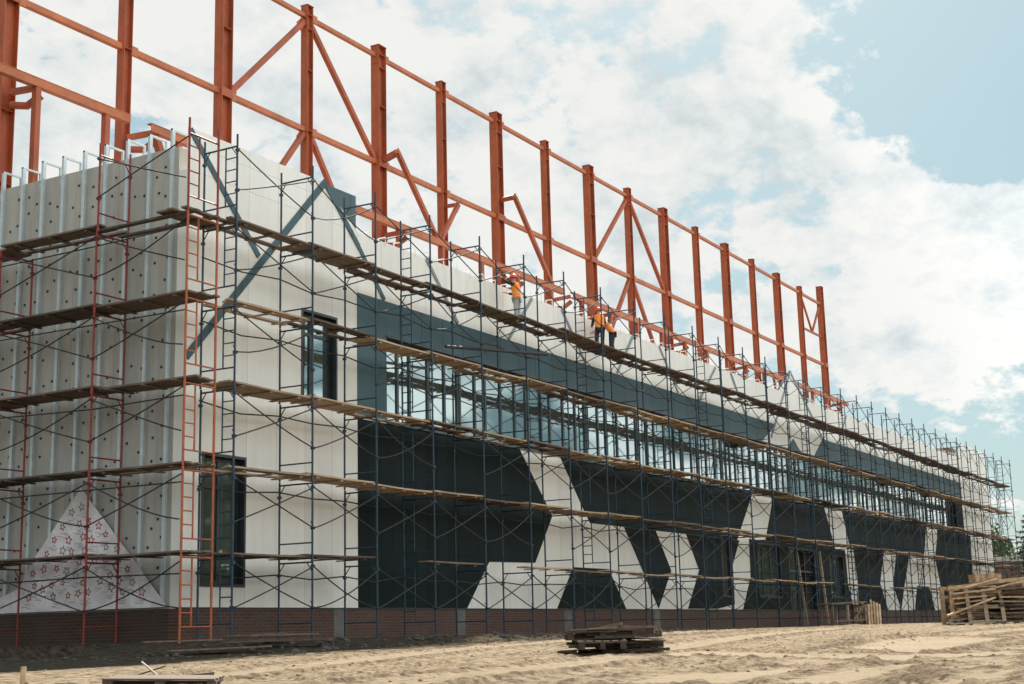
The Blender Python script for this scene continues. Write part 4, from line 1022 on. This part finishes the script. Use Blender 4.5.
# rubble chips strewn along the wall foot
rr_ = random.Random(6)
import bmesh
bm = bmesh.new()
for i in range(420):
    x = rr_.uniform(-6,26); y = rr_.uniform(-5.2,-1.7); r_ = rr_.uniform(.02,.075)*(1.6 if rr_.random() < .1 else 1)
    if 5 < x < 11 and rr_.random() < .6: y = rr_.gauss(-3.6,.5)
    mt_ = Matrix.Translation((x,y,gzv(x,y)+r_*.3)) @ Matrix.Rotation(rr_.uniform(0,6),4,'Z') @ Matrix.Diagonal((1,rr_.uniform(.5,1),rr_.uniform(.4,.8),1))
    bmesh.ops.create_icosphere(bm, subdivisions=1, radius=r_, matrix=mt_)
for v in bm.verts: v.co += Vector((noise.noise(v.co*11),noise.noise(v.co*11+Vector((9,0,0))),0))*.02
me = bpy.data.meshes.new('rubble'); bm.to_mesh(me); bm.free(); me.materials.append(M['rubble']); o = bpy.data.objects.new('rubble', me); COL.objects.link(o); tag(o, 'grey mortar crumbs and stones strewn along the foot of the wall', 'rubble', None, 'stuff')
bm = bmesh.new()
for i in range(2600):
    x = rr_.uniform(-17,24); y = rr_.uniform(-22,-4.5); r_ = .009+.026*rr_.random()**3
    if noise.noise(Vector((x,y,0))*.30+Vector((40,9,0))) < rr_.uniform(-.25,.15): continue
    mt_ = Matrix.Translation((x,y,gzv(x,y)+r_*.2)) @ Matrix.Rotation(rr_.uniform(0,6),4,'Z') @ Matrix.Diagonal((1,rr_.uniform(.5,1),rr_.uniform(.4,.8),1))
    bmesh.ops.create_icosphere(bm, subdivisions=1, radius=r_, matrix=mt_)
me = bpy.data.meshes.new('sand_clods'); bm.to_mesh(me); bm.free(); me.materials.append(M['sand']); o = bpy.data.objects.new('sand_clods', me); COL.objects.link(o); tag(o, 'clods of dry sand strewn over the yard', 'clods', None, 'stuff')

# ------------------------------------------------------------------ trees, shed
def leaves(b, c, rad, n, size, rg, mi=0):
    for _ in range(n):
        d = Vector((rg.gauss(0,1),rg.gauss(0,1),rg.gauss(0,1))).normalized()*rg.random()**.4
        p = Vector(c)+Vector((d.x*rad[0],d.y*rad[1],d.z*rad[2])); a = Vector((rg.gauss(0,1),rg.gauss(0,1),rg.gauss(0,1))).normalized(); q = a.orthogonal().normalized(); r2 = a.cross(q); s_ = size*rg.uniform(.5,1.3)
        b.add([p-q*s_,p-r2*s_*.6,p+q*s_,p+r2*s_*.6],[(0,1,2,3)],mi)
def broad_tree(x, y, h, wd, lm, label, seed, n=2600, size=.22, name='broadleaf_tree'):
    rg = random.Random(seed); z0 = ground_z(x,y,False)[0]; root = empty(name, (x,y,z0)); tag(root, label, 'tree')
    t = MB(); t.tube([(0,0,-.3),(.05,.02,h*.3),(.1,-.05,h*.6),(.0,.1,h*.9)],.02*h,8,0,.004*h); cr = MB(); nc = 20
    for i in range(nc):
        a = rg.uniform(0,6.28); zz = rg.uniform(.28,.95)*h; rr = wd*math.sin(math.pi*min(.97,(zz/h-.18)/.84))*rg.uniform(.3,.95); c = (rr*math.cos(a),rr*math.sin(a),zz)
        t.tube([(.05,0,zz*.6),(c[0]*.6,c[1]*.6,zz*.85),c],.006*h,5,0,.002*h); s_ = rg.uniform(.16,.30)*wd
        leaves(cr, c, (s_*1.3,s_*1.3,s_), n//nc, size, rg)
    t.build('trunk', M['bark'], root); cr.build('crown', M[lm], root); return root
def spruce(x, y, h, wd, label, seed):
    rg = random.Random(seed); z0 = ground_z(x,y,False)[0]; root = empty('spruce_tree', (x,y,z0)); tag(root, label, 'tree')
    t = MB(); t.tube([(0,0,-.3),(0,0,h)],.017*h,8,0,.01); cr = MB(); z = h*.06
    while z < h*.98:
        r_ = wd*(1-z/h)**.85+.12; nb = 9
        for i in range(nb):
            a = i*6.283/nb+rg.uniform(-.3,.3); rr = r_*rg.uniform(.75,1.1)
            for j in range(1,6):
                f_ = j/5; p = Vector((math.cos(a)*rr*f_, math.sin(a)*rr*f_, z-rr*f_*.28+rr*f_*f_*.12))
                for _ in range(9):
                    q = p+Vector((rg.gauss(0,.10),rg.gauss(0,.10),rg.gauss(-.05,.08)))*(1.3-.3*f_)*(h/14); d = Vector((math.cos(a)+rg.gauss(0,.5),math.sin(a)+rg.gauss(0,.5),rg.gauss(-.3,.3))).normalized(); e = d.orthogonal().normalized(); s_ = .20*h/14*rg.uniform(.6,1.3)
                    cr.add([q,q+d*s_+e*s_*.25,q+d*s_*2,q+d*s_-e*s_*.25],[(0,1,2,3)])
        z += h*.045
    t.build('trunk', M['bark'], root); cr.build('crown', M['needle'], root); return root
spruce(81.0,-4.2,7.6,2.6,'dark spruce at the right edge of the view, nearest of the trees', 1)
spruce(100.5,-2.2,6.5,2.0,'lower dark spruce half hidden behind the nearest spruce', 2)
broad_tree(106,4.6,8.0,2.9,'leaf2','pale green broadleaf tree beyond the far end of the building',3)
broad_tree(118,2.2,7.0,3.4,'leaf','bushy green tree right of the brick shed',4)
broad_tree(128,9.5,9.5,4.2,'leaf','taller green tree far behind the brick shed',5)
broad_tree(135,-6.5,8.0,5.0,'leaf2','rounded pale tree in the distance at the far right',6)
sh = empty('brick_shed', (95.5,1.2,-.02), .3); tag(sh, 'small red brick shed with a pale blue door beyond the building', 'shed')
b = MB(); b.box((-1.5,-1.5,0),(1.5,3,4.6)); b.build('wall', M['brick_x'], sh)
b = MB(); b.prism([(-1.8,4.603),(1.8,4.603),(1.8,4.8),(-1.8,5.0)], lambda u,w_,t: (u,t,w_), -1.8, 3.3); b.build('roof', M['roof'], sh)
M['shed_blue'] = mat('pale_blue_paint', (.25,.38,.45), .6)
b = MB(); b.box((-1.54,-.9,.05),(-1.502,.3,2.2)); b.build('door', M['shed_blue'], sh)
b = MB(); b.box((-.6,-1.56,1.9),(.4,-1.503,3.0)); wn_ = b.build('window', M['frame_dark'], sh)
b = MB(); b.box((-.5,-1.575,2.0),(.3,-1.561,2.9)); b.build('pane', M['glass_dark'], wn_)
# wood across the road, behind the camera, mirrored in the windows
wd_ = MB(); rg = random.Random(21)
for i in range(150):
    x = -40+rg.uniform(0,330); y = -60-rg.uniform(0,22)+.01*x; h = rg.uniform(13,20)
    for j in range(7):
        zz = h*(.08+.14*j+rg.uniform(-.04,.04)); leaves(wd_, (x+rg.uniform(-2.5,2.5),y+rg.uniform(-2,2),zz), (2.6,2.4,2.0), 34, .8, rg)
o = wd_.build('woodland', M['leaf']); tag(o, 'belt of green woodland across the yard, mirrored in the windows', 'woodland', None, 'stuff')
